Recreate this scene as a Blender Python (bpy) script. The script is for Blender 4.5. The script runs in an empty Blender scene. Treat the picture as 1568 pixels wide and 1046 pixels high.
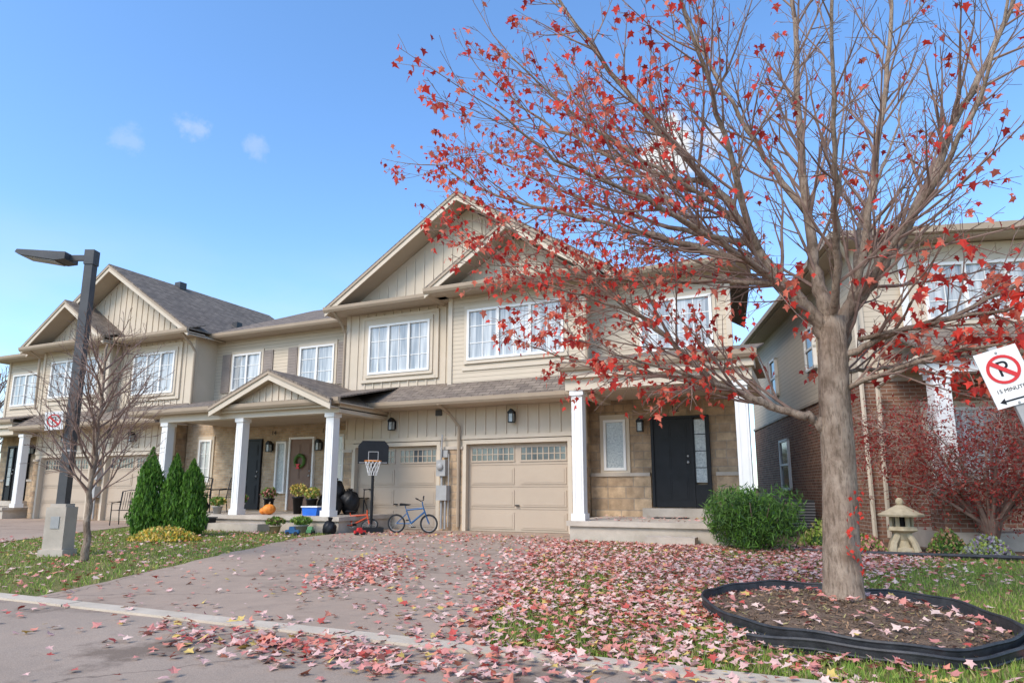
import bpy, math, random, bmesh
import numpy as np
from mathutils import Vector, Matrix
random.seed(7); np.random.seed(7)
D=bpy.data
scene=bpy.context.scene
col=scene.collection
RV=Vector((.9114,.4115,0)); FV=Vector((-.4115,.9114,0))

# ------------------------------------------------------------ materials
def newmat(name):
    m=D.materials.new(name); m.use_nodes=True
    nt=m.node_tree; b=nt.nodes['Principled BSDF']
    return m,nt,b
def nd(nt,t,**k):
    n=nt.nodes.new(t)
    for a,v in k.items(): setattr(n,a,v)
    return n
def mth(nt,op,a,b=None,clamp=False):
    n=nd(nt,'ShaderNodeMath',operation=op,use_clamp=clamp)
    for i,v in enumerate((a,b)):
        if v is None: continue
        if isinstance(v,(int,float)): n.inputs[i].default_value=v
        else: nt.links.new(v,n.inputs[i])
    return n.outputs[0]
def mixc(nt,f,a,b,bt='MIX'):
    n=nd(nt,'ShaderNodeMix',data_type='RGBA',blend_type=bt)
    for i,v in ((0,f),(6,a),(7,b)):
        if isinstance(v,(int,float)): n.inputs[i].default_value=v
        elif isinstance(v,tuple): n.inputs[i].default_value=(*v[:3],1)
        else: nt.links.new(v,n.inputs[i])
    return n.outputs[2]
def noise(nt,vec,scale,detail=4,rough=.6):
    n=nd(nt,'ShaderNodeTexNoise'); n.inputs['Scale'].default_value=scale
    n.inputs['Detail'].default_value=detail; n.inputs['Roughness'].default_value=rough
    nt.links.new(vec,n.inputs['Vector']); return n.outputs['Fac']
def objco(nt): return nd(nt,'ShaderNodeTexCoord').outputs['Object']
def ramp(nt,fac,lo,hi):
    n=nd(nt,'ShaderNodeMapRange'); nt.links.new(fac,n.inputs[0])
    n.inputs[1].default_value=lo; n.inputs[2].default_value=hi; return n.outputs[0]
def bump(nt,b,h,strength,dist):
    n=nd(nt,'ShaderNodeBump'); n.inputs['Strength'].default_value=strength; n.inputs['Distance'].default_value=dist
    nt.links.new(h,n.inputs['Height']); nt.links.new(n.outputs[0],b.inputs['Normal'])
def mnoise(name,c1,c2,scale=3,rough=.8,bs=.2,bd=.01,bscale=40,metal=0,spec=.3,lo=.3,hi=.7):
    m,nt,b=newmat(name); co=objco(nt)
    f=ramp(nt,noise(nt,co,scale),lo,hi)
    nt.links.new(mixc(nt,f,c1,c2),b.inputs['Base Color'])
    b.inputs['Roughness'].default_value=rough; b.inputs['Metallic'].default_value=metal
    b.inputs['Specular IOR Level'].default_value=spec
    if bs: bump(nt,b,noise(nt,co,bscale),bs,bd)
    return m
def wallvec(nt):
    s=nd(nt,'ShaderNodeSeparateXYZ'); nt.links.new(objco(nt),s.inputs[0])
    c=nd(nt,'ShaderNodeCombineXYZ')
    nt.links.new(mth(nt,'ADD',s.outputs[0],s.outputs[1]),c.inputs[0]); nt.links.new(s.outputs[2],c.inputs[1])
    return c.outputs[0],s
def mbrick(name,c1,c2,mort,bw,rh,ms=.008,squash=1,var=(.55,1.15),vec='wall',bd=.01,off=.5,rough=.9):
    m,nt,b=newmat(name)
    v,s=wallvec(nt)
    if vec!='wall':
        c=nd(nt,'ShaderNodeCombineXYZ')
        a,bb=(0,1) if vec=='xy' else (1,0)
        nt.links.new(s.outputs[a],c.inputs[0]); nt.links.new(s.outputs[bb],c.inputs[1]); v=c.outputs[0]
    t=nd(nt,'ShaderNodeTexBrick'); nt.links.new(v,t.inputs['Vector'])
    t.inputs['Scale'].default_value=1; t.inputs['Brick Width'].default_value=bw; t.inputs['Row Height'].default_value=rh
    t.inputs['Mortar Size'].default_value=ms; t.inputs['Mortar Smooth'].default_value=.3
    t.offset=off; t.squash=squash; t.squash_frequency=3
    t.inputs['Color1'].default_value=(*c1,1); t.inputs['Color2'].default_value=(*c2,1); t.inputs['Mortar'].default_value=(*mort,1)
    co=objco(nt)
    n1=ramp(nt,noise(nt,co,5,6),.25,.75)
    g=nd(nt,'ShaderNodeCombineColor')
    k=nd(nt,'ShaderNodeMapRange'); nt.links.new(n1,k.inputs[0]); k.inputs[3].default_value=var[0]; k.inputs[4].default_value=var[1]
    for i in range(3): nt.links.new(k.outputs[0],g.inputs[i])
    nt.links.new(mixc(nt,1.0,t.outputs['Color'],g.outputs[0],'MULTIPLY'),b.inputs['Base Color'])
    b.inputs['Roughness'].default_value=rough; b.inputs['Specular IOR Level'].default_value=.15
    h=mth(nt,'SUBTRACT',mth(nt,'MULTIPLY',noise(nt,co,30),.4),t.outputs['Fac'])
    bump(nt,b,h,.7,bd)
    return m
def mlap(name,c,pitch=.11):
    m,nt,b=newmat(name); co=objco(nt)
    s=nd(nt,'ShaderNodeSeparateXYZ'); nt.links.new(co,s.inputs[0])
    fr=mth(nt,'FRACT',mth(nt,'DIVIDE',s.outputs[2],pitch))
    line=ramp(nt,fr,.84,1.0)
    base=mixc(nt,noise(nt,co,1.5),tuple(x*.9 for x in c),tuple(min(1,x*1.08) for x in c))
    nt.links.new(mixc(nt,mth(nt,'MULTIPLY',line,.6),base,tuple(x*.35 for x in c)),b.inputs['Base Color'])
    b.inputs['Roughness'].default_value=.65; b.inputs['Specular IOR Level'].default_value=.2
    bump(nt,b,mth(nt,'MULTIPLY',fr,-1.0),.8,.02)
    return m
LAP=mlap('beige_lap_siding',(.56,.465,.345))
BAT=mnoise('beige_batten_siding',(.56,.47,.35),(.62,.52,.40),1.2,.65,.1,.003,20,spec=.2)
TRIM=mnoise('tan_trim',(.36,.275,.19),(.41,.315,.22),2,.55,.05,.002)
TRIML=mnoise('light_trim',(.56,.47,.35),(.62,.52,.40),2,.55,.05,.002)
SOFF=mnoise('soffit',(.46,.37,.275),(.50,.41,.31),2,.7,.05,.002)
WHITE=mnoise('white_paint',(.76,.74,.69),(.84,.81,.76),2,.5,.05,.002)
GAR=mnoise('garage_door_paint',(.44,.35,.26),(.48,.385,.285),1,.55,.05,.002)
BLACK=mnoise('black_paint',(.010,.010,.011),(.016,.016,.018),4,.45,.05,.001,spec=.25)
DGREY=mnoise('dark_grey_metal',(.055,.055,.056),(.085,.083,.082),3,.5,.1,.002,spec=.3)
GREYM=mnoise('grey_metal',(.32,.31,.29),(.40,.39,.37),5,.5,.1,.002,spec=.4)
CONC=mnoise('concrete',(.40,.34,.27),(.56,.48,.39),2.5,.9,.4,.01,30)
PRECAST=mnoise('curb_concrete',(.46,.38,.28),(.60,.50,.38),3,.9,.5,.01,30)
STONE=mbrick('tan_stone',(.52,.37,.23),(.38,.26,.165),(.37,.29,.21),.42,.19,.012,.55,(.55,1.25))
STONE2=mbrick('tan_stone_large',(.56,.40,.25),(.40,.28,.175),(.37,.29,.21),.62,.27,.014,.7,(.55,1.25))
BRICKT=mbrick('tan_brick',(.58,.43,.28),(.45,.31,.19),(.48,.40,.30),.215,.075,.01,1,(.7,1.15))
BRICKR=mbrick('red_brown_brick',(.31,.16,.105),(.20,.105,.07),(.36,.29,.23),.215,.075,.01,1,(.65,1.25))
SHX=mbrick('shingles',(.27,.215,.165),(.19,.15,.12),(.10,.08,.065),.3,.13,.01,1,(.65,1.2),'xy',.008)
SHY=mbrick('shingles_side',(.25,.20,.155),(.17,.138,.11),(.10,.08,.065),.3,.13,.01,1,(.65,1.2),'yx',.008)
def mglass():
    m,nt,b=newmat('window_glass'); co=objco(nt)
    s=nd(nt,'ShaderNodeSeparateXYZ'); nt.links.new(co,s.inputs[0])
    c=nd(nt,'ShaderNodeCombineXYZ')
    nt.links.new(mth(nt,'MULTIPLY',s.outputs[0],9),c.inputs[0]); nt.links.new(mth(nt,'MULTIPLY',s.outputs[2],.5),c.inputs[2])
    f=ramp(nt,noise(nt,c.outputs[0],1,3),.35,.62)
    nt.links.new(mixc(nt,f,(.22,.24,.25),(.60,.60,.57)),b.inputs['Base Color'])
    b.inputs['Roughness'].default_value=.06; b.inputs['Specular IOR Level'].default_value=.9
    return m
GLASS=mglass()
GDARK=mnoise('dark_glass',(.03,.04,.045),(.10,.12,.13),3,.08,0,spec=.9)
GFROST=mnoise('leaded_glass',(.25,.28,.28),(.5,.52,.5),25,.2,.4,.01,60,spec=.8)
def masphalt(name,c,cracks=True,stain=.25):
    m,nt,b=newmat(name); co=objco(nt)
    n1=ramp(nt,noise(nt,co,.55,5),.3,.7); n2=ramp(nt,noise(nt,co,90,3),.3,.75); n3=ramp(nt,noise(nt,co,4,5),.35,.8)
    base=mixc(nt,n1,tuple(x*.80 for x in c),tuple(x*1.12 for x in c))
    base=mixc(nt,mth(nt,'MULTIPLY',n2,.42),base,tuple(x*.4 for x in c))
    base=mixc(nt,mth(nt,'MULTIPLY',n3,.25),base,(c[0]*1.4,c[1]*1.3,c[2]*1.2))
    st=ramp(nt,noise(nt,co,1.1,7,.65),.53,.63)
    base=mixc(nt,mth(nt,'MULTIPLY',st,stain),base,(.10,.07,.05))
    if cracks:
        v=nd(nt,'ShaderNodeTexVoronoi',feature='DISTANCE_TO_EDGE'); v.inputs['Scale'].default_value=.32
        dv=nd(nt,'ShaderNodeVectorMath',operation='ADD')
        nn=nd(nt,'ShaderNodeTexNoise'); nn.inputs['Scale'].default_value=2.2; nn.inputs['Detail'].default_value=5
        nt.links.new(co,nn.inputs['Vector'])
        sc=nd(nt,'ShaderNodeVectorMath',operation='SCALE'); nt.links.new(nn.outputs['Color'],sc.inputs[0]); sc.inputs['Scale'].default_value=.8
        nt.links.new(co,dv.inputs[0]); nt.links.new(sc.outputs[0],dv.inputs[1]); nt.links.new(dv.outputs[0],v.inputs['Vector'])
        cr=mth(nt,'SUBTRACT',1.0,ramp(nt,v.outputs['Distance'],.0,.006))
        base=mixc(nt,mth(nt,'MULTIPLY',cr,.6),base,(.07,.055,.045))
    nt.links.new(base,b.inputs['Base Color']); b.inputs['Roughness'].default_value=1.0; b.inputs['Specular IOR Level'].default_value=.05
    bump(nt,b,noise(nt,co,120,2),.5,.006)
    return m
ASPH=masphalt('driveway_asphalt',(.43,.325,.245),True,.35); ROAD=masphalt('road_asphalt',(.39,.305,.235),True,.6)
GRASSG=mnoise('grass_ground',(.11,.13,.03),(.24,.20,.08),3,.95,.6,.02,60,spec=.1)
MULCH=mnoise('mulch',(.12,.08,.055),(.25,.175,.12),18,.95,.9,.03,45,spec=.1)
def mbark():
    m,nt,b=newmat('maple_bark'); co=objco(nt)
    mp=nd(nt,'ShaderNodeMapping'); mp.inputs['Scale'].default_value=(1,1,.25); nt.links.new(co,mp.inputs[0])
    n1=noise(nt,mp.outputs[0],38,6,.7); n2=noise(nt,co,6,5)
    base=mixc(nt,ramp(nt,n2,.35,.65),(.24,.17,.12),(.43,.33,.245))
    base=mixc(nt,mth(nt,'MULTIPLY',ramp(nt,n1,.48,.66),.75),base,(.11,.075,.05))
    nt.links.new(base,b.inputs['Base Color']); b.inputs['Roughness'].default_value=.95; b.inputs['Specular IOR Level'].default_value=.08
    bump(nt,b,mth(nt,'MULTIPLY',n1,-1),1.0,.03); return m
BARK=mbark()
TWIG=mnoise('twig_bark',(.17,.105,.08),(.33,.225,.175),6,.85,0,spec=.12)
def mleaf(name,c,tr=.35,rough=.6):
    m,nt,b=newmat(name); co=objco(nt)
    nt.links.new(mixc(nt,noise(nt,co,15,2),tuple(x*.7 for x in c),tuple(min(1,x*1.25) for x in c)),b.inputs['Base Color'])
    b.inputs['Roughness'].default_value=rough; b.inputs['Specular IOR Level'].default_value=.2
    if tr>0:
        t=nd(nt,'ShaderNodeBsdfTranslucent'); t.inputs[0].default_value=(*c,1)
        mx=nd(nt,'ShaderNodeMixShader'); mx.inputs[0].default_value=tr
        out=nt.nodes['Material Output']
        nt.links.new(b.outputs[0],mx.inputs[1]); nt.links.new(t.outputs[0],mx.inputs[2]); nt.links.new(mx.outputs[0],out.inputs[0])
    return m
L_RED=mleaf('leaf_red',(.68,.055,.035)); L_DRED=mleaf('leaf_dark_red',(.38,.03,.025)); L_COR=mleaf('leaf_coral',(.76,.20,.12))
L_PINK=mleaf('leaf_pale_pink',(.66,.40,.34),0); L_ROSE=mleaf('leaf_rose',(.56,.22,.18),0); L_BRN=mleaf('leaf_brown',(.34,.20,.11),0); L_YEL=mleaf('leaf_yellow',(.60,.42,.12),0)
L_GRED=mleaf('leaf_ground_red',(.46,.08,.06),0); L_GCOR=mleaf('leaf_ground_coral',(.62,.23,.15),0); L_PALE=mleaf('leaf_pale',(.70,.50,.41),0)
G1=mleaf('blade_green',(.18,.29,.045),.25); G2=mleaf('blade_light',(.32,.39,.08),.25); G3=mleaf('blade_dry',(.44,.37,.16),.25)
C1=mleaf('cedar_green',(.13,.27,.035)); C2=mleaf('cedar_dark',(.05,.11,.02),.1)
B1=mleaf('bush_green',(.13,.23,.055)); B2=mleaf('bush_dark',(.035,.075,.025),.1)
ORANGE=mnoise('orange',(.75,.22,.03),(.85,.3,.05),5,.5,.1)
BLUE=mnoise('blue_plastic',(.02,.12,.5),(.03,.16,.6),5,.4,0)
REDP=mnoise('red_paint',(.6,.03,.03),(.65,.04,.04),5,.4,0)
EDGE=mnoise('black_plastic_edging',(.02,.02,.021),(.05,.05,.052),12,.5,.4,.006,90,spec=.35)
RUB=mnoise('rubber',(.02,.02,.02),(.03,.03,.03),8,.8,0)
LSTONE=mnoise('lantern_stone',(.36,.29,.18),(.52,.43,.28),9,.9,.5,.01,40)

# ------------------------------------------------------------ mesh builders
XF=None
class MB:
    def __init__(s,name,mat,smooth=False): s.name=name;s.mat=mat;s.v=[];s.f=[];s.smooth=smooth
    def add(s,vs,fs):
        o=len(s.v)
        for p in vs:
            p=(p[0],p[1],p[2])
            s.v.append(XF(p) if XF else p)
        s.f+= [tuple(o+i for i in f) for f in fs]
    def box(s,x0,x1,y0,y1,z0,z1):
        s.add([(x0,y0,z0),(x1,y0,z0),(x1,y1,z0),(x0,y1,z0),(x0,y0,z1),(x1,y0,z1),(x1,y1,z1),(x0,y1,z1)],
              [(0,3,2,1),(4,5,6,7),(0,1,5,4),(1,2,6,5),(2,3,7,6),(3,0,4,7)])
    def prism(s,poly,a0,a1,axis='y'):
        n=len(poly)
        mk=(lambda p,a:(p[0],a,p[1])) if axis=='y' else ((lambda p,a:(a,p[0],p[1])) if axis=='x' else (lambda p,a:(p[0],p[1],a)))
        s.add([mk(p,a0) for p in poly]+[mk(p,a1) for p in poly],
              [tuple(range(n)),tuple(range(2*n-1,n-1,-1))]+[(i,(i+1)%n,n+(i+1)%n,n+i) for i in range(n)])
    def poly(s,pts): s.add(pts,[tuple(range(len(pts)))])
    def tube(s,pts,rads,n=8,cap=True):
        pts=[Vector(p) for p in pts]; vs=[];fs=[]
        m=len(pts)
        for i,p in enumerate(pts):
            t=(pts[min(i+1,m-1)]-pts[max(i-1,0)])
            if t.length<1e-9: t=Vector((0,0,1))
            t.normalize()
            ref=Vector((0,0,1)) if abs(t.z)<.9 else Vector((1,0,0))
            if i==0: a=t.cross(ref).normalized()
            else:
                a=a-t*a.dot(t)
                a=a.normalized() if a.length>1e-6 else t.cross(ref).normalized()
            b=t.cross(a); r=rads[i] if hasattr(rads,'__len__') else rads
            for k in range(n):
                an=2*math.pi*k/n; q=p+(a*math.cos(an)+b*math.sin(an))*r; vs.append((q.x,q.y,q.z))
        for i in range(m-1):
            for k in range(n):
                fs.append((i*n+k,i*n+(k+1)%n,(i+1)*n+(k+1)%n,(i+1)*n+k))
        if cap: fs.append(tuple(range(n-1,-1,-1))); fs.append(tuple((m-1)*n+k for k in range(n)))
        s.add(vs,fs)
    def sphere(s,c,rx,ry,rz,nu=14,nv=9,fn=None):
        vs=[];fs=[]
        for j in range(nv+1):
            th=math.pi*j/nv
            for i in range(nu):
                ph=2*math.pi*i/nu; k=fn(ph,th) if fn else 1
                vs.append((c[0]+rx*k*math.sin(th)*math.cos(ph),c[1]+ry*k*math.sin(th)*math.sin(ph),c[2]+rz*k*math.cos(th)))
        for j in range(nv):
            for i in range(nu): fs.append((j*nu+i,j*nu+(i+1)%nu,(j+1)*nu+(i+1)%nu,(j+1)*nu+i))
        s.add(vs,fs)
    def ring(s,c,u,v,R,r,n=24,m=6):
        c=Vector(c);u=Vector(u).normalized();v=Vector(v).normalized();w=u.cross(v);vs=[];fs=[]
        for i in range(n):
            a=2*math.pi*i/n; d=u*math.cos(a)+v*math.sin(a)
            for k in range(m):
                b=2*math.pi*k/m; vs.append(tuple(c+d*(R+r*math.cos(b))+w*r*math.sin(b)))
        for i in range(n):
            for k in range(m): fs.append((i*m+k,((i+1)%n)*m+k,((i+1)%n)*m+(k+1)%m,i*m+(k+1)%m))
        s.add(vs,fs)
    def make(s,parent=None,recalc=True):
        me=D.meshes.new(s.name); me.from_pydata(s.v,[],s.f); me.materials.append(s.mat)
        if recalc:
            bm=bmesh.new(); bm.from_mesh(me); bmesh.ops.recalc_face_normals(bm,faces=bm.faces); bm.to_mesh(me); bm.free()
        if s.smooth: me.polygons.foreach_set('use_smooth',[True]*len(me.polygons))
        ob=D.objects.new(s.name,me); col.objects.link(ob)
        if parent: ob.parent=parent
        return ob
class Obj:
    def __init__(s,name,loc=(0,0,0),rot=(0,0,0)):
        s.e=D.objects.new(name,None); s.e.empty_display_size=.2; s.e.location=loc; s.e.rotation_euler=rot; col.objects.link(s.e); s.p={}
    def part(s,name,mat,smooth=False):
        if name not in s.p: s.p[name]=MB(name,mat,smooth)
        return s.p[name]
    def finish(s,recalc=True):
        for m in s.p.values():
            if m.f: m.make(s.e,recalc)
    def text(s,body,loc,size,mat,name='lettering'):
        c=D.curves.new(name,'FONT'); c.body=body; c.size=size; c.align_x='CENTER'; c.align_y='CENTER'; c.extrude=.002
        c.materials.append(mat); o=D.objects.new(name,c); o.location=loc; o.rotation_euler=(math.pi/2,0,0); col.objects.link(o); o.parent=s.e

def rotm(yaw,tx,ty):
    n=len(yaw); cz,sz,cx,sx,cy,sy=np.cos(yaw),np.sin(yaw),np.cos(tx),np.sin(tx),np.cos(ty),np.sin(ty)
    Z=np.zeros((n,3,3));X=np.zeros((n,3,3));Y=np.zeros((n,3,3))
    Z[:,0,0]=cz;Z[:,0,1]=-sz;Z[:,1,0]=sz;Z[:,1,1]=cz;Z[:,2,2]=1
    X[:,0,0]=1;X[:,1,1]=cx;X[:,1,2]=-sx;X[:,2,1]=sx;X[:,2,2]=cx
    Y[:,1,1]=1;Y[:,0,0]=cy;Y[:,0,2]=sy;Y[:,2,0]=-sy;Y[:,2,2]=cy
    return Z@X@Y
def scatter(name,bv,bf,pos,rot,scl,mi,mats,parent=None):
    bv=np.array(bv,float); n=len(pos)
    if n==0: return
    scl=np.asarray(scl)
    s=scl[:,None,None] if scl.ndim==1 else scl[:,None,:]
    V=np.einsum('nij,nkj->nki',rot,bv[None]*s)+np.asarray(pos)[:,None,:]
    V=V.reshape(-1,3); k=len(bv); F=[]; off=np.arange(n)*k
    nf=len(bf)
    cols=[[ (off+i).tolist() for i in f] for f in bf]
    for c in cols: F+=list(zip(*c))
    me=D.meshes.new(name); me.from_pydata(V.tolist(),[],F)
    for m in mats: me.materials.append(m)
    me.polygons.foreach_set('material_index',np.tile(np.asarray(mi,dtype=np.int32),nf))
    me.update()
    ob=D.objects.new(name,me); col.objects.link(ob)
    if parent: ob.parent=parent
    return ob
_h=[(.30,-.05,.05),(.24,.16,.03),(.56,.38,.12),(.27,.46,.04),(.16,.66,.02)]
LEAFV=[(0,0,0)]+_h+[(0,1,-.04)]+[(-x,y,z) for x,y,z in _h[::-1]]
LEAFV=[(x,y-.4,z) for x,y,z in LEAFV]
LEAFF=[(0,1,2,3,4,5,6),(0,6,7,8,9,10,11)]
QV=[(-.5,0,0),(0,-.5,.12),(.5,0,0),(0,.8,.1)]; QF=[(0,1,2,3)]
BLV=[(-.5,0,0),(.5,0,0),(0,0.3,1)]; BLF=[(0,1,2)]

# ------------------------------------------------------------ ground
g=MB('ground',GRASSG); g.poly([(-400,-300,0),(400,-300,0),(400,700,0),(-400,700,0)]); g.make(recalc=False)
r=MB('road',ROAD); r.poly([(-120,-12,.004),(120,-12,.004),(120,3.80,.004),(-120,3.80,.004)]); r.make(recalc=False)
cb=MB('curb',PRECAST)
x=-60
while x<40:
    cb.box(x,x+2.98,3.80,3.98,-.05,.022); x+=3
cb.make()
def wobble(pts,amp=.05,step=.35):
    out=[]
    for i in range(len(pts)):
        a=Vector(pts[i]);b=Vector(pts[(i+1)%len(pts)]); L=(b-a).length; n=max(1,int(L/step)); nrm=Vector((-(b-a).y,(b-a).x)).normalized()
        for k in range(n):
            o=0 if k==0 else random.gauss(0,amp)*.6
            out.append(a.lerp(b,k/n)+nrm*o)
    return out
dw=MB('driveway',ASPH)
DRV=[(-6.75,4.0),(-2.05,4.0),(-2.35,4.75),(-3.45,8.06),(-4.1,10.5),(-4.5,12.6),(-4.6,14.7),(-11.7,14.7),(-10.1,12.5),(-9.85,10.8)]
dw.poly([(p.x,p.y,.010) for p in wobble(DRV)]); dw.make(recalc=False)
dw=MB('driveway',ASPH); dw.poly([(p.x,p.y,.010) for p in wobble([(-23,4.0),(-12,4.0),(-14.1,7.4),(-17,12),(-18.9,14.7),(-27,14.7)])]); dw.make(recalc=False)
bed=MB('garden_bed',MULCH); bed.poly([(x,y,.008) for x,y in [(-.9,12.4),(-.2,11.9),(.5,11.75),(2.7,11.8),(8,12.2),(9,17),(1.1,14.9),(-1.3,24),(-1.4,15.2)]]); bed.make(recalc=False)
be=MB('bed_edging',EDGE); be.tube([(-.2,11.85,.04),(.5,11.70,.05),(1.5,11.7,.05),(2.7,11.75,.05),(5,11.9,.05),(8,12.15,.05)],.035,6); be.make()

def indrv(x,y):
    c=False;n=len(DRV)
    for i in range(n):
        x1,y1=DRV[i];x2,y2=DRV[(i+1)%n]
        if (y1>y)!=(y2>y) and x<(x2-x1)*(y-y1)/(y2-y1)+x1: c=not c
    return c

# ------------------------------------------------------------ townhouse row
H=Obj('brick_townhouse_row')
P=H.part
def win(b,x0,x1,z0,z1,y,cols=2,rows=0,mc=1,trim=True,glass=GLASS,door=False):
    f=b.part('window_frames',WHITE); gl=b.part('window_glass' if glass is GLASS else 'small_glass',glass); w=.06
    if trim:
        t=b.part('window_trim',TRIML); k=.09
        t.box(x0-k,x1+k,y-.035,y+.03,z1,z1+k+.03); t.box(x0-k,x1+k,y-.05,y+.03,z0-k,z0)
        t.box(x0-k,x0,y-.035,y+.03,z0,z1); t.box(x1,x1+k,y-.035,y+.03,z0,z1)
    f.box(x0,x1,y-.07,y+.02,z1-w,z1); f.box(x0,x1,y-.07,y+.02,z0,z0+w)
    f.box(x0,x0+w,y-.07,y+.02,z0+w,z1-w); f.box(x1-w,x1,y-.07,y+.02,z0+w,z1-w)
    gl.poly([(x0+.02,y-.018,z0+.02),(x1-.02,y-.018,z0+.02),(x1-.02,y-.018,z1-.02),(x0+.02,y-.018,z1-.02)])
    cw=(x1-x0)/cols
    for i in range(1,cols): f.box(x0+cw*i-.035,x0+cw*i+.035,y-.065,y+.01,z0+w,z1-w)
    for i in range(cols):
        for j in range(1,mc+1):
            if mc>0:
                xx=x0+cw*i+cw*j/(mc+1); f.box(xx-.009,xx+.009,y-.032,y,z0+w,z1-w)
    for j in range(1,rows+1):
        zz=z0+(z1-z0)*j/(rows+1); f.box(x0+w,x1-w,y-.031,y-.001,zz-.009,zz+.009)
def battens(b,x0,x1,y,z0,z1f,step=.3):
    m=b.part('battens',BAT); n=max(1,int(round((x1-x0)/step)))
    for i in range(n+1):
        x=x0+(x1-x0)*i/n; z1=z1f(x) if callable(z1f) else z1f
        if z1>z0+.05: m.box(x-.02,x+.02,y-.025,y+.01,z0,z1)
def eave(b,x0,x1,y0,y1,ze,slope,ys=None):
    b.part('roof_front',SHX).prism([(y0-.03,ze),(y1,ze+(y1-y0)*slope),(y1,ze+(y1-y0)*slope+.04),(y0-.03,ze+.04)],x0,x1,'x')
    b.part('gutter',TRIM).prism([(y0-.13,ze+.015),(y0-.03,ze+.015),(y0-.03,ze-.13),(y0-.08,ze-.13),(y0-.12,ze-.07)],x0,x1,'x')
    b.part('soffit',SOFF).box(x0+.01,x1-.01,y0-.03,ys or y1,ze-.12,ze-.09)
def gable(b,xc,hw,ze,zp,y0,y1,th=.16):
    rs=b.part('roof_side',SHY); tr=b.part('rake_boards',TRIML); so=b.part('soffit',SOFF)
    for s in (-1,1):
        e=xc+s*hw
        rs.prism([(xc,zp+.03),(e,ze+.03),(e,ze-.02),(xc,zp-.02)],y0-.02,y1)
        tr.prism([(xc,zp-.022),(e,ze-.022),(e,ze-.24),(xc,zp-.24)],y0,y0+.04)
        b.part('gutter',TRIM).prism([(xc,zp-.021),(e,ze-.021),(e,ze-.09),(xc,zp-.09)],y0-.03,y0)
        so.prism([(xc,zp-.16),(e,ze-.16),(e,ze-.19),(xc,zp-.19)],y0+.04,y1)
def garage_door(b,x0,x1,h,y):
    d=b.part('garage_doors',GAR); fr=b.part('garage_frames',TRIML)
    fr.box(x0-.10,x0,y-.04,y+.16,0,h+.10); fr.box(x1,x1+.10,y-.04,y+.16,0,h+.10); fr.box(x0,x1,y-.04,y+.16,h,h+.10)
    yd=y+.13; d.box(x0,x1,yd,yd+.05,0,h)
    b.part('door_seal',BLACK).box(x0+.003,x1-.003,yd-.005,yd+.03,-.005,.03)
    rh=h/4; W=x1-x0
    for j in range(4):
        d.box(x0+.002,x1-.002,yd-.012,yd,j*rh+.012,(j+1)*rh-.006)
        for i in range(2):
            a=x0+W*i/2+.09; c=x0+W*(i+1)/2-.09
            if j<3:
                d.box(a,c,yd-.028,yd-.012,j*rh+.07,(j+1)*rh-.07)
                d.box(a+.05,c-.05,yd-.036,yd-.028,j*rh+.11,(j+1)*rh-.11)
            else:
                b.part('small_glass_dark',GDARK).box(a,c,yd-.02,yd-.013,j*rh+.1,(j+1)*rh-.08)
                for k in range(9): d.box(a+(c-a)*k/8-.013,a+(c-a)*k/8+.013,yd-.032,yd-.02,j*rh+.1,(j+1)*rh-.08)
                d.box(a-.02,c+.02,yd-.034,yd-.02,j*rh+.08,j*rh+.12); d.box(a-.02,c+.02,yd-.034,yd-.02,(j+1)*rh-.11,(j+1)*rh-.06)
                d.box(a,c,yd-.03,yd-.02,j*rh+.26,j*rh+.28)
    b.part('door_hardware',BLACK).box((x0+x1)/2-.05,(x0+x1)/2+.05,yd-.07,yd-.03,.62,.65)
def lantern(b,x,z,y):
    k=b.part('wall_lanterns',BLACK)
    k.box(x-.05,x+.05,y-.03,y,z-.12,z+.1); k.box(x-.015,x+.015,y-.14,y-.03,z+.1,z+.13)
    k.box(x-.075,x+.075,y-.22,y-.07,z+.06,z+.09); k.prism([(x-.09,z+.09),(x+.09,z+.09),(x,z+.18)],y-.22,y-.07)
    for sx in(-1,1):
        for sy in (-.21,-.08): k.box(x+sx*.06-.008,x+sx*.06+.008,y+sy-.008,y+sy+.008,z-.14,z+.06)
    k.box(x-.07,x+.07,y-.215,y-.075,z-.16,z-.14)
    b.part('lantern_glass',GFROST).box(x-.055,x+.055,y-.2,y-.09,z-.14,z+.06)
def post(b,x,y,z0,z1,w=.115):
    k=b.part('porch_columns',WHITE)
    k.box(x-w,x+w,y-w,y+w,z0+.14,z1-.1); k.box(x-w-.03,x+w+.03,y-w-.03,y+w+.03,z0,z0+.14); k.box(x-w-.03,x+w+.03,y-w-.03,y+w+.03,z1-.1,z1)
    for s in (-1,1): k.box(x+s*w*.55-.01,x+s*w*.55+.01,y-w-.008,y-w,z0+.3,z1-.25)
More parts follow.
